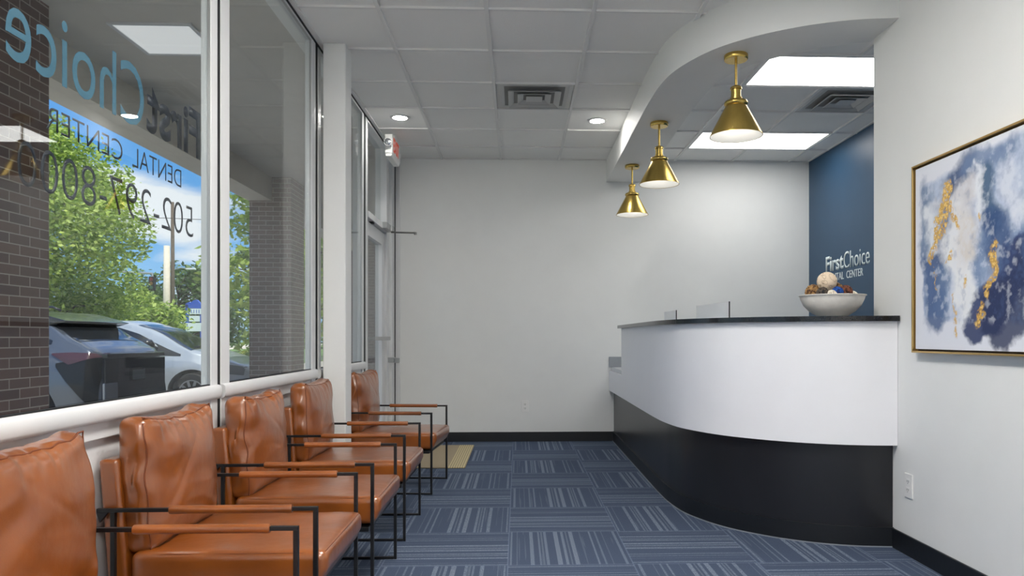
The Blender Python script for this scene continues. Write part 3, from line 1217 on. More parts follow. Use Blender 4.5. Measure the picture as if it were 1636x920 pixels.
tan_, brn = srgb(176, 136, 84), srgb(84, 54, 34)
ball('decorative_ball', -.046, -.030, .184, .052, (srgb(214, 190, 160), srgb(232, 212, 186)), 'carved', 'large cream ball with carved cracks on top of the pile in the bowl')
ball('decorative_ball', -.112, .020, .128, .045, (brn, tan_), 'woven', 'tan and brown woven ball at the left side of the bowl')
ball('decorative_ball', -.100, -.092, .118, .034, (srgb(30, 30, 34), srgb(96, 84, 72)), 'woven', 'dark charcoal woven ball at the front left rim of the bowl')
ball('decorative_ball', -.052, -.112, .104, .032, (srgb(196, 180, 156), srgb(236, 226, 208)), 'carved', 'small cream ball low between the dark ball and the blue ball')
ball('decorative_ball', -.012, -.105, .122, .033, (srgb(8, 34, 92), srgb(24, 84, 168)), 'woven', 'bright blue woven ball at the front of the bowl')
ball('decorative_ball', .048, -.082, .124, .040, (srgb(54, 26, 20), srgb(126, 74, 52)), 'woven', 'dark red-brown woven ball right of the blue ball')
ball('decorative_ball', .035, .028, .138, .046, (brn, tan_), 'woven', 'tan woven ball behind the red-brown ball')
ball('decorative_ball', .105, -.050, .100, .034, (srgb(190, 176, 150), srgb(236, 228, 210)), 'carved', 'small cream ball at the right rim of the bowl')
ball('decorative_ball', .120, .028, .105, .034, (srgb(20, 26, 44), srgb(50, 56, 80)), 'woven', 'dark navy woven ball at the far right rim of the bowl')

# ================================================================== SIGN HOLDERS ON THE COUNTER
def holder(A, B, hgt, label):
    """upright card from A (near end, with the black edge) to B"""
    dx, dy = B[0] - A[0], B[1] - A[1]
    Ln = hypot(dx, dy)
    t = thing('card_holder', label, 'card holder', (A[0], A[1], ZCT), math.atan2(dy, dx), 'card holders on the countertop')
    MB().box(.004, Ln, -.001, .001, .004, hgt).build('card', M_paper, t)
    MB().box(0, .004, -.0035, .0035, .0, hgt + .002).build('edge_strip', M_frame_black, t, label='black edge strip')
    MB().box(.004, Ln, -.02, .02, .0, .004).build('foot', mat('clear_acrylic', srgb(210, 214, 216), .15, var=.01), t, bevel=.001)
    return t


holder((1.297, 4.50), (1.245, 5.12), .108, 'larger white card with black edge standing on the countertop')
holder((1.185, 5.50), (1.165, 5.85), .092, 'small white card with black edge standing at the far part of the countertop')

# ================================================================== PAINTING
AW, AH = 1.05, .899
art = thing('framed_painting', 'abstract blue, white and gold painting in a thin gold frame on the right wall', 'painting', (XR, 3.531 - AW / 2, 1.014))


def fbm(X, Y, seed, octv=5):
    rng = np.random.RandomState(seed)
    tot = np.zeros_like(X)
    amp = 1.0
    s = 0
    for o_ in range(octv):
        G = rng.rand(64, 64)
        xf = X * 2 ** o_
        yf = Y * 2 ** o_
        xi = np.floor(xf).astype(int)
        yi = np.floor(yf).astype(int)
        fx = xf - xi
        fy = yf - yi
        fx = fx * fx * (3 - 2 * fx)
        fy = fy * fy * (3 - 2 * fy)
        a = G[xi % 64, yi % 64]; b = G[(xi + 1) % 64, yi % 64]; c = G[xi % 64, (yi + 1) % 64]; d_ = G[(xi + 1) % 64, (yi + 1) % 64]
        tot += amp * ((a * (1 - fx) + b * fx) * (1 - fy) + (c * (1 - fx) + d_ * fx) * fy)
        s += amp
        amp *= .55
    return tot / s


nu, nv = 340, 300
U, V = np.meshgrid(np.linspace(0, 1, nu), np.linspace(0, 1, nv), indexing='ij')   # U along reading direction (from left), V up
Us = U * AW / AH * .9      # working coordinate in units of height
# position u in the photo: 0..0.77 m visible => U*AW
um = U * AW
vm = V * AH
wx = (fbm(um * 9, vm * 9, 3) - .5) * .12 + (fbm(um * 40, vm * 40, 4) - .5) * .03
wy = (fbm(um * 9 + 7, vm * 9, 5) - .5) * .14 + (fbm(um * 40, vm * 40, 6) - .5) * .03
uu = um + wx
vv = vm + wy
lin = lambda c: np.array(srgb(*c)[:3])
C = np.ones((nu, nv, 3)) * lin((226, 229, 238))


def seg(ax, ay, bx, by, ra, soft, streak=None):
    px, py = uu - ax, vv - ay
    dx, dy = bx - ax, by - ay
    h = np.clip((px * dx + py * dy) / (dx * dx + dy * dy + 1e-9), 0, 1)
    d_ = np.hypot(px - dx * h, py - dy * h)
    return np.clip((ra - d_) / soft + .5, 0, 1)


def lay(mask, c, op=1.0):
    global C
    m_ = (mask * op)[..., None]
    C = C * (1 - m_) + lin(c) * m_


n1 = fbm(um * 14, vm * 5, 11)
n2 = fbm(um * 30, vm * 30, 12)
body = np.clip(np.minimum.reduce([(um - .055 + wx * .5) / .02, (vm - .10 + wy * .4 + .0) / .03, (.80 + .10 * um - vm + wy * .35) / .03]), 0, 1)
body = body * np.clip((vm - (.16 - .10 * um) + wy * .3) / .03, 0, 1)
lay(body, (176, 190, 214), .85)
lay(body * np.clip((n1 - .45) * 5, 0, 1), (120, 142, 178), .8)
lay(seg(.09, .78, .13, .40, .05, .05), (116, 136, 166), .8)
lay(seg(.15, .42, .16, .16, .075, .05), (72, 98, 142), .9)
lay(seg(.24, .42, .22, .20, .05, .05), (92, 118, 158), .85)
lay(seg(.26, .72, .44, .80, .07, .06), (66, 86, 124), .9)
lay(seg(.44, .80, .70, .84, .055, .05), (112, 134, 170), .85)
lay(seg(.30, .60, .22, .46, .05, .05), (80, 98, 136), .85)
lay(seg(.56, .74, .60, .50, .05, .05), (56, 90, 122), .9)
lay(seg(.60, .52, .66, .40, .08, .06), (50, 80, 126), .9)
lay(seg(.52, .44, .50, .30, .05, .07), (110, 136, 174), .8)
lay(seg(.12, .66, .17, .52, .045, .05), (226, 230, 236), .95)
lay(seg(.20, .70, .24, .74, .04, .05), (208, 208, 214), .9)
lay(seg(.36, .66, .46, .70, .06, .05), (214, 212, 214), .9)
lay(seg(.33, .50, .42, .22, .085, .06), (234, 236, 238), .97)
lay(seg(.36, .60, .40, .40, .07, .06), (228, 228, 230), .9)
lay(seg(.42, .56, .44, .44, .06, .06), (218, 212, 206), .9)
lay(seg(.50, .78, .52, .60, .022, .03), (230, 234, 240), .9)
lay(seg(.70, .76, .74, .56, .045, .05), (214, 220, 232), .85)
lay(seg(.78, .34, .52, .12, .10, .03), (44, 60, 104), .95)
lay(seg(.86, .30, .66, .14, .14, .04), (34, 48, 88), .9)
lay(seg(.95, .62, .90, .40, .10, .07), (84, 110, 156), .85)
lay(body * np.clip((n2 - .54) * 6, 0, 1), (226, 230, 238), .40)
lay(body * np.clip((.42 - n2) * 6, 0, 1), (90, 116, 158), .25)
spk = fbm(um * 90, vm * 90, 21, 3)
gn = np.clip((spk - .34) * 9, 0, 1)
for s_ in ((.25, .74, .21, .56, .050), (.30, .64, .32, .58, .022), (.17, .50, .16, .46, .024), (.30, .47, .29, .43, .012), (.62, .42, .58, .22, .020),
           (.54, .155, .50, .13, .022), (.41, .30, .42, .26, .010), (.185, .40, .18, .28, .004), (.34, .22, .35, .06, .006), (.51, .60, .51, .56, .007)):
    mk = seg(*s_, .012)
    lay(mk * gn, (206, 160, 70), .95)
    lay(mk * np.clip((spk - .56) * 9, 0, 1), (240, 208, 130), .9)
bm = bmesh.new()
gv = [[bm.verts.new((0, 0, 0)) for _ in range(nv)] for _ in range(nu)]
XA = -.030
for i in range(nu):
    for k in range(nv):
        gv[i][k].co = (XA, AW / 2 - .018 - (AW - .036) * i / (nu - 1), .018 + (AH - .036) * k / (nv - 1))
for i in range(nu - 1):
    for k in range(nv - 1):
        bm.faces.new([gv[i][k], gv[i + 1][k], gv[i + 1][k + 1], gv[i][k + 1]])
# give the canvas its thickness
y0c, y1c = AW / 2 - .018, -AW / 2 + .018
bot = [bm.verts.new((-.006, y, z)) for y, z in ((y0c, .018), (y1c, .018), (y1c, AH - .018), (y0c, AH - .018))]
bm.faces.new(bot)
cr4 = [gv[0][0], gv[-1][0], gv[-1][-1], gv[0][-1]]
edges = [[gv[i][0] for i in range(nu)], [gv[-1][k] for k in range(nv)], [gv[nu - 1 - i][-1] for i in range(nu)], [gv[0][nv - 1 - k] for k in range(nv)]]
for q, ed in enumerate(edges):
    bm.faces.new([bot[(q + 1) % 4], bot[q]] + ed)
me = bpy.data.meshes.new('canvas')
bm.verts.index_update()
bm.to_mesh(me)
ca = me.color_attributes.new('paint', 'FLOAT_COLOR', 'POINT')
arr = np.ones((len(me.vertices), 4))
arr[:, :3] = lin((226, 229, 238))
arr[:nu * nv, :3] = C.reshape(-1, 3)
ca.data.foreach_set('color', arr.ravel())
bm.free()
mc = bpy.data.materials.new('painted_canvas')
mc.use_nodes = True
tt = mc.node_tree
at = tt.nodes.new('ShaderNodeAttribute')
at.attribute_name = 'paint'
tt.links.new(at.outputs['Color'], tt.nodes['Principled BSDF'].inputs['Base Color'])
tt.nodes['Principled BSDF'].inputs['Roughness'].default_value = .65
nn = tt.nodes.new('ShaderNodeTexNoise')
nn.inputs['Scale'].default_value = 300
bb2 = tt.nodes.new('ShaderNodeBump')
bb2.inputs['Strength'].default_value = .15
tt.links.new(nn.outputs['Fac'], bb2.inputs['Height'])
tt.links.new(bb2.outputs[0], tt.nodes['Principled BSDF'].inputs['Normal'])
link('canvas', me, mc, art)
fr_ = MB()
for (a, b, c, d_) in ((-AW / 2, AW / 2, 0, .009), (-AW / 2, AW / 2, AH - .009, AH), (-AW / 2, -AW / 2 + .009, .009, AH - .009), (AW / 2 - .009, AW / 2, .009, AH - .009)):
    fr_.box(-.042, -.001, a, b, c, d_)
fr_.build('gold_frame', mat('gold_frame', srgb(196, 164, 104), .3, metal=.85, var=.06), art, bevel=.0015)
fr_ = MB()
fr_.box(-.012, -.001, -AW / 2 + .009, AW / 2 - .009, .009, AH - .009)
fr_.build('inner_gap', mat('dark_frame_gap', srgb(58, 44, 28), .7, var=.05), art)

# ================================================================== WALL SIGN (blue wall)
ws = thing('wall_sign', 'white dental center name in raised letters on the blue wall above the bowl', 'sign', (XBL, 6.86, 1.6))
text_mesh('First', .40, .152, M_sign_white, 'lettering', ws, .003, .022, (-.001, 7.329 - 6.86, .138), ROT_NEGX)
text_mesh('Choice', .515, .160, M_sign_white, 'lettering', ws, .003, -.004, (-.001, 6.918 - 6.86, .136), ROT_NEGX)
text_mesh('DENTAL', .365, .070, M_sign_white, 'lettering', ws, .003, .0, (-.001, 7.284 - 6.86, .042), ROT_NEGX)
text_mesh('CENTER', .335, .070, M_sign_white, 'lettering', ws, .003, .0, (-.001, 6.862 - 6.86, .042), ROT_NEGX)

# ================================================================== WINDOW LETTERING (reads from outside)
wl = thing('window_lettering', 'dental center name and phone number applied backwards on the big window', 'lettering', (XG, 2.5, 1.5))
wl_x = -.0062
text_mesh('First', 3.078 - 2.640, .192, M_navy_film, 'lettering', wl, .0006, .028, (wl_x, 3.078 - 2.5, .308), ROT_NEGX, label='dark navy word')
text_mesh('Choice', 2.622 - 1.925, .208, M_cyan_film, 'lettering', wl, .0006, .0, (wl_x, 2.622 - 2.5, .300), ROT_NEGX, label='light blue word')
text_mesh('DENTAL', 2.907 - 2.545, .066, M_navy_film, 'lettering', wl, .0006, -.010, (wl_x, 2.907 - 2.5, .164), ROT_NEGX)
text_mesh('CENTER', 2.482 - 2.087, .066, M_navy_film, 'lettering', wl, .0006, -.010, (wl_x, 2.482 - 2.5, .162), ROT_NEGX)
text_mesh('502-297-8000', 3.012 - 1.97, .121, M_navy_film, 'lettering', wl, .0006, -.014, (wl_x, 3.012 - 2.5, -.016), ROT_NEGX)

# ================================================================== OUTSIDE
ZS = -.03     # sidewalk
ZL = -.15     # parking lot
sw = struct(MB().box(-4.3, -1.38, -12, 24, ZS - .3, ZS).build('floor_sidewalk', M_concrete))
lot = struct(MB().box(-24, -4.3, -40, 75, ZL - .2, ZL).build('ground_parking_lot', M_asphalt))
gr_ = struct(MB().box(-160, -24, -80, 200, ZL - .3, ZL - .01).build('ground_verge', M_grass))
rd = struct(MB().box(-46, -30, -80, 160, ZL - .05, ZL + .0).build('ground_road', M_concrete))
gr2 = struct(MB().box(-24, -10.2, 24, 75, ZL, ZL + .06).build('ground_island', M_grass))
struct(MB().box(-3.9, -1.45, -8, 22, 3.42, 3.6).build('roof_canopy', M_canopy))
struct(MB().box(-3.92, -3.58, -8, 22, 3.08, 3.46).build('roof_beam', M_beam))
struct(MB().box(-1.39, -1.22, YB + .152, 22, ZS, 3.42).build('wall_brick_outside', M_brick))
for yp in (-1.64, 4.70, 10.94, 17.2):
    p = MB()
    p.box(-3.9, -3.3, yp, yp + .65, ZS, 3.42)
    o = p.build('brick_pillar', M_brick)
    struct(o)
# added pale panel, weakly emissive, for a pale patch seen in the glass
t = thing('canopy_pale_panel', 'square pale panel added in the canopy ceiling outside the window', 'light panel', (-2.73, 5.9, 3.42))
m = MB()
for (a, b, c, d_) in ((-.31, .31, -.31, -.28), (-.31, .31, .28, .31), (-.31, -.28, -.28, .28), (.28, .31, -.28, .28)):
    m.box(a, b, c, d_, -.015, -.0005)
m.build('frame', M_alu, t)
MB().box(-.28, .28, -.28, .28, -.010, -.001).build('diffuser', mat('white_acrylic', srgb(240, 242, 245), .4, emis=(1, 1, 1, 1), estr=.35, var=.005), t)


# ------------------------------------------------------------------ cars
def lerp_tab(tab, x):
    if x <= tab[0][0]: return tab[0][1]
    for (a, va), (b, vb) in zip(tab, tab[1:]):
        if x <= b:
            f_ = (x - a) / (b - a)
            f_ = f_ * f_ * (3 - 2 * f_) * .35 + f_ * .65
            return va + (vb - va) * f_
    return tab[-1][1]


def make_car(label, spec, group=None):
    """x = forward, z = up, origin on the ground in the middle of the car"""
    t = thing('car', label, 'car', (0, 0, 0), 0, group)
    Lh = spec['L'] / 2
    top, belt, width = spec['top'], spec['belt'], spec['width']
    zb = .20

    def ring(x):
        zt = lerp_tab(top, x)
        bl = min(lerp_tab(belt, x), zt - .03)
        W = lerp_tab(width, x)
        bot = lerp_tab(spec['bottom'], x)
        cab = max(0.0, min(1.0, (zt - bl - .06) / .38))
        Wr = W - .06 - cab * .20
        pts = [(W * .86, bot), (W * .97, bot + .06), (W, bot + (bl - bot) * .35), (W * 1.0, bot + (bl - bot) * .62), (W * .965, bl - .03), (W * .945, bl)]
        for k in range(1, 5):
            f_ = k / 5
            pts.append((W * .945 + (Wr - W * .945) * f_, bl + (zt - .05 - bl) * f_))
        pts.append((Wr, zt - .05))
        for a in (25, 50, 70, 90):
            pts.append((Wr * (1 - .22 * (a / 90) ** 1.5) * (1 if a < 90 else 1), zt - .05 + .038 * sin(radians(a))))
        pts.append((Wr * .4, zt - .004))
        pts.append((0, zt))
        return pts
    NS = 90
    xs_ = [-Lh + 2 * Lh * (0.5 - 0.5 * cos(pi * i / NS)) * .35 + 2 * Lh * i / NS * .65 for i in range(NS + 1)]
    bm_ = bmesh.new()
    rings = []
    for x in xs_:
        h = ring(x)
        full = h + [(-y, z) for y, z in h[-2::-1]]
        rings.append([bm_.verts.new((x, y, z)) for y, z in full])
    for i in range(NS):
        A, B = rings[i], rings[i + 1]
        for k in range(len(A) - 1):
            bm_.faces.new([A[k], A[k + 1], B[k + 1], B[k]])
        bm_.faces.new([A[-1], A[0], B[0], B[-1]])
    bm_.faces.new(rings[0])
    bm_.faces.new(rings[-1][::-1])
    bmesh.ops.recalc_face_normals(bm_, faces=bm_.faces)
    me_ = bpy.data.meshes.new('body')
    bm_.to_mesh(me_)
    bm_.free()
    # cut the wheel wells
    body_ = link('body', me_, spec['paint'], None, smooth=True)
    cut = MB()
    for wx_ in spec['wheels']:
        cut.lathe([(0, -1.2), (spec['arch'], -1.2), (spec['arch'], 1.2), (0, 1.2)], (wx_, 0, spec['wr']), 48, 'y')
    co = cut.build('cutter')
    md = body_.modifiers.new('b', 'BOOLEAN')
    md.operation = 'DIFFERENCE'
    md.solver = 'EXACT'
    md.object = co
    dg = bpy.context.evaluated_depsgraph_get()
    dg.update()
    me2 = bpy.data.meshes.new_from_object(body_.evaluated_get(dg))
    bpy.data.objects.remove(co, do_unlink=True)
    bpy.data.objects.remove(body_, do_unlink=True)
    body_ = link('body', me2, None, t, smooth=True)
    if not me2.materials: me2.materials.append(spec['paint'])
    # underbody and wheel-well liner
    MB().box(-Lh + .25, Lh - .25, -.62, .62, .22, .62).build('underbody', M_gasket, t)

    def sideY(x, z):
        h = ring(x)
        for (ya_, za_), (yb__, zb_) in zip(h, h[1:]):
            if za_ <= z <= zb_: return ya_ + (yb__ - ya_) * (z - za_) / max(zb_ - za_, 1e-6)
        return h[-3][0]

    def sidepatch(poly, name, material, off=.006, nx_=24, nz_=8, label=None, sides=(-1, 1), parent=None):
        """poly: list of (x, z_low, z_high)"""
        for sg in sides:
            m_ = MB()
            x0, x1 = poly[0][0], poly[-1][0]
            G = []
            for i in range(nx_ + 1):
                x = x0 + (x1 - x0) * i / nx_
                lo_ = np.interp(x, [q[0] for q in poly], [q[1] for q in poly])
                hi_ = np.interp(x, [q[0] for q in poly], [q[2] for q in poly])
                G.append([m_.b.verts.new((x, sg * (sideY(x, lo_ + (hi_ - lo_) * k / nz_) + off), lo_ + (hi_ - lo_) * k / nz_)) for k in range(nz_ + 1)])
            for i in range(nx_):
                for k in range(nz_):
                    m_.b.faces.new([G[i][k], G[i + 1][k], G[i + 1][k + 1], G[i][k + 1]])
            bmesh.ops.solidify(m_.b, geom=m_.b.faces[:], thickness=.004)
            m_.build(name, material, parent or t, smooth=True, label=label)

    def toppatch(x0, x1, w0, w1, name, material, off=.006, nn_=16, label=None, thick=.004):
        m_ = MB()
        G = []
        for i in range(nn_ + 1):
            f_ = i / nn_
            x = x0 + (x1 - x0) * f_
            h = ring(x)
            Wr = h[-6][0] if False else h[10][0]
            half = (w0 + (w1 - w0) * f_) * Wr
            row = []
            for k in range(13):
                y = -half + 2 * half * k / 12
                ay = abs(y)
                # height on the top curve
                z = h[-1][1]
                for (ya_, za_), (yb__, zb_) in zip(h[10:], h[11:]):
                    if yb__ <= ay <= ya_:
                        z = za_ + (zb_ - za_) * (ya_ - ay) / max(ya_ - yb__, 1e-6)
                row.append(m_.b.verts.new((x, y, z + off)))
            G.append(row)
        for i in range(nn_):
            for k in range(12):
                m_.b.faces.new([G[i][k], G[i + 1][k], G[i + 1][k + 1], G[i][k + 1]])
        bmesh.ops.solidify(m_.b, geom=m_.b.faces[:], thickness=thick)
        return m_.build(name, material, t, smooth=True, label=label)
    for pl in spec['side_windows']:
        sidepatch(pl, 'side_window', M_carglass)
    toppatch(*spec['windshield'], 'windshield', M_carglass)
    toppatch(*spec['rear_window'], 'rear_window', M_carglass)
    # wheels
    for wx_ in spec['wheels']:
        for sg in (-1, 1):
            R_, W_ = spec['wr'], .21
            yc = sg * (lerp_tab(width, wx_) - .115)
            wh = MB().lathe([(R_ * .66, -W_ / 2), (R_ * .93, -W_ / 2), (R_, -W_ / 2 + .03), (R_, W_ / 2 - .03), (R_ * .93, W_ / 2), (R_ * .66, W_ / 2), (R_ * .66, -W_ / 2)], (wx_, yc, R_), 40, 'y').build('wheel', M_tyre, t, smooth=True)
            rim = MB()
            yo = yc + sg * (W_ / 2 - .02)
            rim.lathe([(R_ * .60, 0), (R_ * .66, 0), (R_ * .66, .02 * sg), (R_ * .60, .02 * sg), (R_ * .60, 0)], (wx_, yo, R_), 40, 'y')
            rim.lathe([(0, 0), (.06, 0), (.06, .02 * sg), (0, .025 * sg)], (wx_, yo, R_), 20, 'y')
            for k in range(10):
                a = 2 * pi * k / 10
                M4 = Matrix.Translation((wx_, yo + sg * .008, R_)) @ Matrix.Rotation(a, 4, 'Y')
                rim.box(.04, R_ * .63, -.007, .007, -.020, .020, M4)
            rim.build('rim', M_rim, wh)
            MB().lathe([(0, -.004), (R_ * .62, -.004), (R_ * .62, .004), (0, .004)], (wx_, yc + sg * (W_ / 2 - .06), R_), 24, 'y').build('brake_disc', M_dark, wh)
    return t, ring, sidepatch, toppatch, sideY


M_tyre = mat('tyre_rubber', srgb(26, 27, 30), .7, bump=.1, var=.05)
M_rim = mat('alloy_rim', srgb(190, 194, 200), .3, metal=.8, var=.03)
M_carglass = mat('car_glass', srgb(30, 36, 42), .04, var=.03, coat=1.0, spec=1.0)
M_silver = mat('silver_paint', srgb(176, 184, 190), .28, metal=.3, var=.02, coat=.8)
M_gunmetal = mat('gunmetal_paint', srgb(84, 91, 102), .26, metal=.4, var=.03, coat=.9)
M_bluecar = mat('blue_paint_car', srgb(40, 84, 200), .3, metal=.2, var=.02, coat=.8)
M_carblack = mat('black_trim', srgb(22, 23, 26), .22, var=.05, coat=.5)
M_lamp_red = mat('tail_lamp', srgb(96, 62, 72), .15, var=.05, coat=1.0)
M_lamp_redb = mat('tail_lamp_bright', srgb(220, 50, 50), .2, var=.05, coat=1.0)
M_headlamp = mat('head_lamp', srgb(150, 156, 164), .1, metal=.5, var=.1, coat=1.0)

# silver hatchback: nose towards the building
sp = dict(L=4.5, paint=M_silver, wheels=(-1.33, 1.36), wr=.325, arch=.385,
          top=[(-2.25, .86), (-2.15, 1.02), (-1.9, 1.18), (-1.2, 1.40), (-.5, 1.54), (.1, 1.53), (.55, 1.41), (1.35, 1.03), (1.75, .92), (2.05, .80), (2.2, .66), (2.25, .58)],
          belt=[(-2.25, .80), (-1.5, 1.02), (0, .94), (1.3, .86), (2.25, .5)],
          width=[(-2.25, .70), (-2.0, .84), (-1.2, .88), (1.2, .88), (1.8, .82), (2.1, .70), (2.25, .52)],
          bottom=[(-2.25, .38), (-1.9, .22), (1.9, .20), (2.25, .28)],
          side_windows=[[(-1.35, 1.06, 1.10), (-1.0, 1.02, 1.30), (-.35, 1.0, 1.40)], [(-.28, 1.0, 1.405), (.10, .98, 1.40), (.42, .965, 1.30), (.62, .955, 1.20)],
                        [(.68, .95, 1.16), (.95, .935, 1.04), (1.16, .93, .96)]],
          windshield=(1.30, .36, .96, .90), rear_window=(-1.25, -1.95, .85, .85))
car_s, rg, spatch, tpatch, sY = make_car('silver hatchback parked nose towards the building, behind the dark car', sp)
mir = MB()
mir.tube([(.80, -.88, 1.05), (.74, -1.0, 1.13), (.70, -1.10, 1.14)], [.05, .085, .06], 12)
mir.build('side_mirror', M_carblack, car_s, smooth='all', label='black side mirror')
spatch([(1.62, .66, .70), (1.80, .64, .80), (2.12, .60, .74)], 'headlight', M_headlamp)
wp = MB()
wp.tube([(1.30, -.62, 1.065), (1.18, .02, 1.115)], .010, 6)
wp.build('wiper', M_carblack, car_s, smooth='all')
car_s.location = (-6.72, 13.25, ZL)
car_s.rotation_euler = (0, 0, 0)

# dark crossover: tail towards the building
sp2 = dict(L=4.6, paint=M_gunmetal, wheels=(-1.42, 1.40), wr=.355, arch=.43,
           top=[(-2.3, .70), (-2.26, 1.02), (-2.15, 1.13), (-1.98, 1.22), (-1.58, 1.47), (-1.1, 1.58), (-.3, 1.62), (.3, 1.56), (.75, 1.38), (1.2, 1.12), (1.9, 1.0), (2.2, .85), (2.3, .6)],
           belt=[(-2.3, .66), (-2.2, .98), (-1.6, 1.10), (-.5, 1.02), (1.2, .98), (2.3, .6)],
           width=[(-2.3, .80), (-2.15, .89), (-1.4, .93), (1.2, .92), (1.9, .84), (2.3, .6)],
           bottom=[(-2.3, .34), (-2.0, .26), (1.9, .22), (2.3, .3)],
           side_windows=[[(-1.75, 1.16, 1.20), (-1.45, 1.12, 1.36), (-1.0, 1.09, 1.46)], [(-.9, 1.09, 1.47), (0, 1.06, 1.50), (.45, 1.05, 1.40)], [(.5, 1.04, 1.38), (.75, 1.03, 1.24), (1.0, 1.02, 1.08)]],
           windshield=(1.15, .40, .95, .9), rear_window=(-2.02, -1.62, .93, .88))
car_d, rg2, spatch2, tpatch2, sY2 = make_car('dark grey crossover parked tail towards the building, nearest the window', sp2)
# roof spoiler
s_ = MB()
prof = [(-1.86, 1.43), (-1.45, 1.545), (-1.25, 1.565), (-1.35, 1.50), (-1.66, 1.37)]
s_.prism(prof, 'y', -.72, .72)
s_.build('roof_spoiler', M_carblack, car_d, bevel=.02, smooth=True)
for sg in (-1, 1):
    s_ = MB()
    s_.tube([(-1.0, sg * .60, 1.60), (-.9, sg * .60, 1.645), (.1, sg * .60, 1.655), (.25, sg * .60, 1.60)], .016, 8)
    s_.build('roof_rail', M_carblack, car_d, smooth='all')
# dark tailgate panel and bumper (wraps round the rear end)
spatch2([(-2.28, .36, 1.0), (-2.10, .56, .99), (-1.95, .74, .96), (-1.84, .90, .94)], 'bumper_trim', M_carblack, off=.008)
tg = MB()
tg.box(-2.318, -2.296, -.74, .74, .40, .98)
tg.box(-2.325, -2.250, -.70, .70, .985, 1.045)
tg.build('tailgate', M_carblack, car_d, bevel=.015, smooth=True, label='black tailgate')
MB().box(-2.33, -2.317, -.17, .17, .70, .86).build('plate_recess', M_dark, car_d, bevel=.004)
MB().box(-2.336, -2.328, -.15, .15, .71, .83).build('license_plate', mat('plate_grey', srgb(84, 88, 92), .4, var=.1), car_d)
spatch2([(-2.28, 1.02, 1.05), (-1.98, .92, 1.065), (-1.79, 1.04, 1.055)], 'tail_light', M_lamp_red, off=.012)
ex = MB()
ex.box(-2.34, -2.30, .50, .78, .44, .70)
ex.build('rear_reflector', M_headlamp, car_d, bevel=.01)
car_d.location = (-7.15, 9.62, ZL)
car_d.rotation_euler = (0, 0, pi)

# distant blue car
sp3 = dict(sp2)
sp3['paint'] = M_bluecar
car_b, _, sp_b, _, _ = make_car('small bright blue car farther off in the parking lot, below the blue sign', sp3)
sp_b([(-2.27, .80, 1.02), (-2.05, .80, 1.05), (-1.9, .9, 1.04)], 'tail_light', M_lamp_redb, off=.012)
MB().box(-2.33, -2.29, -.75, .75, .84, 1.0).build('tail_light', M_lamp_redb, car_b)
car_b.location = (-11.3, 20.5, ZL)
car_b.rotation_euler = (0, 0, pi + .1)


# ------------------------------------------------------------------ trees
def leaf_mesh(name, blobs, n, size, material, parent, seed, flat=.8):
    rng = np.random.RandomState(seed)
    B = np.array(blobs)        # x,y,z,r
    wgt = B[:, 3] ** 2.2
    ch = rng.choice(len(B), n, p=wgt / wgt.sum())
    d_ = rng.normal(size=(n, 3))
    d_ /= np.linalg.norm(d_, axis=1)[:, None]
    rad = B[ch, 3] * (rng.rand(n) ** .45)
    # clumping
    c = B[ch, :3] + d_ * rad[:, None] * np.array([1, 1, flat])
    c += rng.normal(size=(n, 3)) * size * .6
    a = rng.normal(size=(n, 3)); a[:, 2] *= .5
    a /= np.linalg.norm(a, axis=1)[:, None]
    b = rng.normal(size=(n, 3)); b[:, 2] *= .6
    b -= a * (a * b).sum(1)[:, None]
    b /= np.linalg.norm(b, axis=1)[:, None]
    s_ = size * (.6 + .8 * rng.rand(n))[:, None]
    V_ = np.empty((n, 4, 3))
    V_[:, 0] = c - a * s_ * .6
    V_[:, 1] = c + b * s_ * .32
    V_[:, 2] = c + a * s_ * .6
    V_[:, 3] = c - b * s_ * .32
    me_ = bpy.data.meshes.new(name)
    me_.vertices.add(n * 4)
    me_.vertices.foreach_set('co', V_.reshape(-1))
    me_.loops.add(n * 4)
    me_.loops.foreach_set('vertex_index', np.arange(n * 4))
    me_.polygons.add(n)
    me_.polygons.foreach_set('loop_start', np.arange(n) * 4)
    me_.polygons.foreach_set('loop_total', np.full(n, 4))
    me_.update()
    return link(name, me_, material, parent)


def leaf_mat(name, c1, c2):
    m = bpy.data.materials.new(name)
    m.use_nodes = True
    t = m.node_tree
    p = t.nodes['Principled BSDF']
    g_ = t.nodes.new('ShaderNodeNewGeometry')
    r = t.nodes.new('ShaderNodeValToRGB')
    r.color_ramp.elements[0].color = c1
    r.color_ramp.elements[1].color = c2
    t.links.new(g_.outputs['Random Per Island'], r.inputs[0])
    t.links.new(r.outputs[0], p.inputs['Base Color'])
    p.inputs['Roughness'].default_value = .6
    tr = t.nodes.new('ShaderNodeBsdfTranslucent')
    t.links.new(r.outputs[0], tr.inputs[0])
    ms = t.nodes.new('ShaderNodeMixShader')
    ms.inputs[0].default_value = .35
    o = t.nodes['Material Output']
    t.links.new(p.outputs[0], ms.inputs[1])
    t.links.new(tr.outputs[0], ms.inputs[2])
    t.links.new(ms.outputs[0], o.inputs[0])
    return m


M_leaf1 = leaf_mat('bright_leaves', srgb(112, 146, 50), srgb(190, 208, 100))
M_leaf2 = leaf_mat('dark_leaves', srgb(60, 94, 44), srgb(116, 146, 74))
M_bark = mat('bark', srgb(96, 84, 70), .9, bump=.5, bscale=20, var=.2)


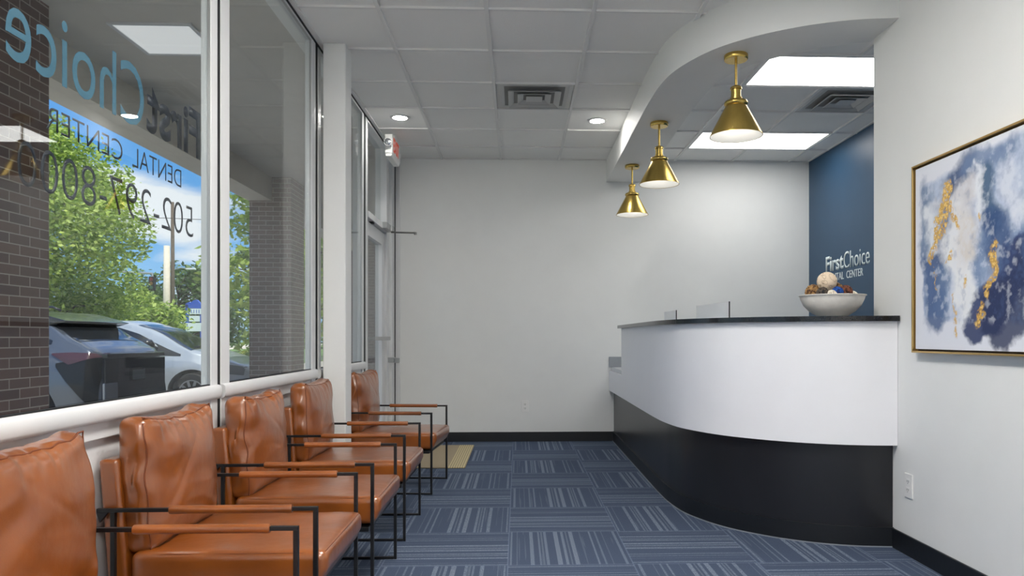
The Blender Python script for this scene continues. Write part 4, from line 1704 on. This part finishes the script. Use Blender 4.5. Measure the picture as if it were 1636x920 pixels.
def tree(label, x, y, h, cw, n, size, m, seed, low=.12, trunk=.16, nb=26, group='trees outside the window'):
    rnd = random.Random(seed)
    t = thing('tree', label, 'tree', (x, y, ZL), 0, group)
    blobs = []
    tr = MB()
    tr.tube([(0, 0, 0), (.05, .02, h * .3), (0, .05, h * .6), (.03, 0, h * .9)], [trunk, trunk * .8, trunk * .5, trunk * .15], 8)
    for i in range(nb):
        f_ = low + (1 - low) * ((i + .5) / nb)
        prof = sin(pi * min(1, (f_ - low) / (1 - low) * .80 + .16)) ** .7
        a = rnd.random() * 2 * pi
        rr = cw * prof * (.35 + .5 * rnd.random())
        br = cw * prof * (.30 + .22 * rnd.random())
        bx, by, bz = cos(a) * rr, sin(a) * rr, h * f_
        blobs.append((bx, by, bz, max(br, .25)))
        tr.tube([(0, 0, h * max(.12, f_ - .18)), (bx * .6, by * .6, bz - .1), (bx, by, bz)], [trunk * .35, trunk * .2, trunk * .06], 5)
    leaf_mesh('foliage', blobs, n, size, m, t, seed)
    tr.build('trunk', M_bark, t, smooth='all')
    return t


tree('large bright green tree filling the big window behind the parked cars', -15.9, 24.5, 8.8, 3.7, 60000, .135, M_leaf1, 3, low=.10, nb=40)
tree('bright green tree left of the large one, mostly behind the brick pillar', -25.5, 23.5, 9.0, 3.8, 9000, .24, M_leaf1, 5, low=.12)
tree('low yellow-green tree right of the large tree, by the utility pole', -18.2, 36.5, 3.4, 2.2, 6000, .20, M_leaf1, 8, low=.1)
tree('round mid green tree behind the blue roadside sign', -27.0, 60, 7.0, 4.6, 9000, .34, M_leaf2, 11, low=.1)
tree('mid green tree line left of the utility pole', -41.0, 66, 5.0, 5.0, 6000, .34, M_leaf2, 12, low=.05)
tree('dark green tree at the left edge of the brick pillar seen through the narrow window', -10.1, 30.5, 7.2, 1.3, 14000, .13, M_leaf2, 14, low=.24)
tree('green tree seen between the brick pillar and the white column', -10.6, 42.0, 9.0, 3.8, 9000, .26, M_leaf2, 15, low=.2)
tree('green tree seen through the narrow window past the white column', -7.2, 24.0, 7.0, 2.6, 8000, .2, M_leaf1, 16, low=.12)
tree('distant green tree beyond the road', -48.0, 75, 7.0, 6.0, 6000, .4, M_leaf2, 17, low=.05)
tree('distant green tree beyond the car park at the far end', -20.0, 112, 7.0, 6.0, 6000, .4, M_leaf2, 18, low=.05)
for i, (x, y, lab) in enumerate([(-12.3, 35.0, 'small rounded yellow-green bush on the grass beyond the dark hood'), (-11.4, 34.2, 'small rounded bush beside the foot of the dark green tree'),
                                 (-18.2, 43.0, 'low green bush below the blue roadside sign')]):
    b_ = thing('bush', lab, 'bush', (x, y, ZL), 0, 'low bushes on the verge')
    leaf_mesh('foliage', [(0, 0, .42, .42), (.3, .1, .35, .34), (-.3, 0, .35, .34)], 1800, .12, leaf_mat('bush_leaves', srgb(110, 126, 44), srgb(186, 190, 90)) if i == 0 else M_leaf1, b_, 30 + i)
    MB().tube([(0, 0, 0), (0, 0, .4)], .03, 6).build('stem', M_bark, b_)

# hedge row across the road
hd = thing('hedge', 'long low green hedge across the road behind the cars', 'hedge', (-30, 92, ZL))
leaf_mesh('foliage', [(-60 + 2.2 * i, 3 * sin(i), 1.0, 1.9) for i in range(50)], 16000, .4, M_leaf2, hd, 44)

# utility pole, signal, street lamp
up = thing('utility_pole', 'tall pale utility pole with a thinner brown pole against it', 'utility pole', (-23.1, 50, ZL))
MB().tube([(-.12, 0, 0), (-.12, 0, 7.3)], [.26, .19], 14).build('pole', M_concrete, up, smooth='all')
MB().tube([(.28, 0, 0), (.25, 0, 10.2)], [.15, .10], 12).build('pole', M_bark, up, smooth='all', label='thinner brown wooden pole')
m = MB()
m.tube([(.28, 0, 5.7), (.8, 0, 5.85), (1.2, 0, 5.8)], .04, 6)
m.build('lamp_arm', M_alu_grey, up)
MB().box(1.15, 1.75, -.12, .12, 5.72, 5.84).build('lamp_head', M_alu, up, bevel=.03)
m = MB()
m.tube([(-.95, 0, 4.9), (-.35, 0, 5.6)], .025, 5)
m.box(-1.0, -.85, -.08, .08, 4.7, 5.0)
m.build('bracket', M_dark, up)
# power line
cb = MB()
cb.tube([(-60, 45.4, 9.2), (-40, 47.4, 8.6), (-23, 49.4, 8.9), (-5, 51.4, 8.5), (8, 53.4, 9.0)], .02, 5)
pl_ = cb.build('power_line', M_dark)
tag(pl_, 'thin dark overhead power line crossing the sky at the pole', 'power line')
tsg = thing('traffic_signal', 'small dark traffic signal left of the utility pole', 'traffic signal', (-23.2, 48, ZL))
m = MB()
m.box(-.17, .17, -.15, .15, 4.2, 5.1)
m.build('signal_head', M_dark, tsg, bevel=.03)
m = MB()
m.tube([(0, 0, 5.1), (0, 0, 5.3), (-4, 0, 5.5), (-6, 0, 5.2), (-6, 0, 0)], .07, 8)
m.build('mast', M_alu_grey, tsg)
for k in range(3):
    MB().lathe([(0, -.02), (.1, -.02), (.11, 0), (0, 0)], (0, -.15, 4.4 + .26 * k), 16, 'y').build('lens', [mat('sig_green', srgb(40, 90, 60), .3, var=.05), mat('sig_amber', srgb(120, 90, 30), .3, var=.05), mat('sig_red', srgb(110, 30, 28), .3, var=.05)][k], tsg)

# blue pylon sign
py = thing('pylon_sign', 'blue roadside pylon sign with white panels', 'sign', (-19.25, 45, ZL))
M_signblue = mat('sign_blue', srgb(34, 88, 190), .4, var=.04)
m = MB()
m.box(-.50, -.34, -.12, .12, 0, 3.2)
m.box(.34, .50, -.12, .12, 0, 3.0)
m.build('post', M_signblue, py, bevel=.02)
m = MB()
m.prism([(-.50, 3.0), (-.50, 3.25), (-.28, 3.35), (-.20, 3.28), (-.05, 3.45), (.15, 3.48), (.28, 3.35), (.50, 3.05), (.50, 2.95)], 'y', -.12, .12)
m.build('header', M_signblue, py)
for k, (z0, z1, a, b) in enumerate(((2.62, 2.95, -.40, .46), (2.18, 2.52, -.30, .34), (1.60, 2.10, -.48, .48))):
    pn = MB().box(a, b, -.135, .10, z0, z1).build('panel', M_sign_white, py, bevel=.01)
    q = MB()
    if k != 1:
        for i in range(5 if k == 0 else 1):
            xx = a + .08 + i * .15
            q.box(xx, xx + (.04 if k == 0 else .03), -.139, -.135, z0 + .06, z1 - .06)
        q.build('mark', M_signblue, pn)
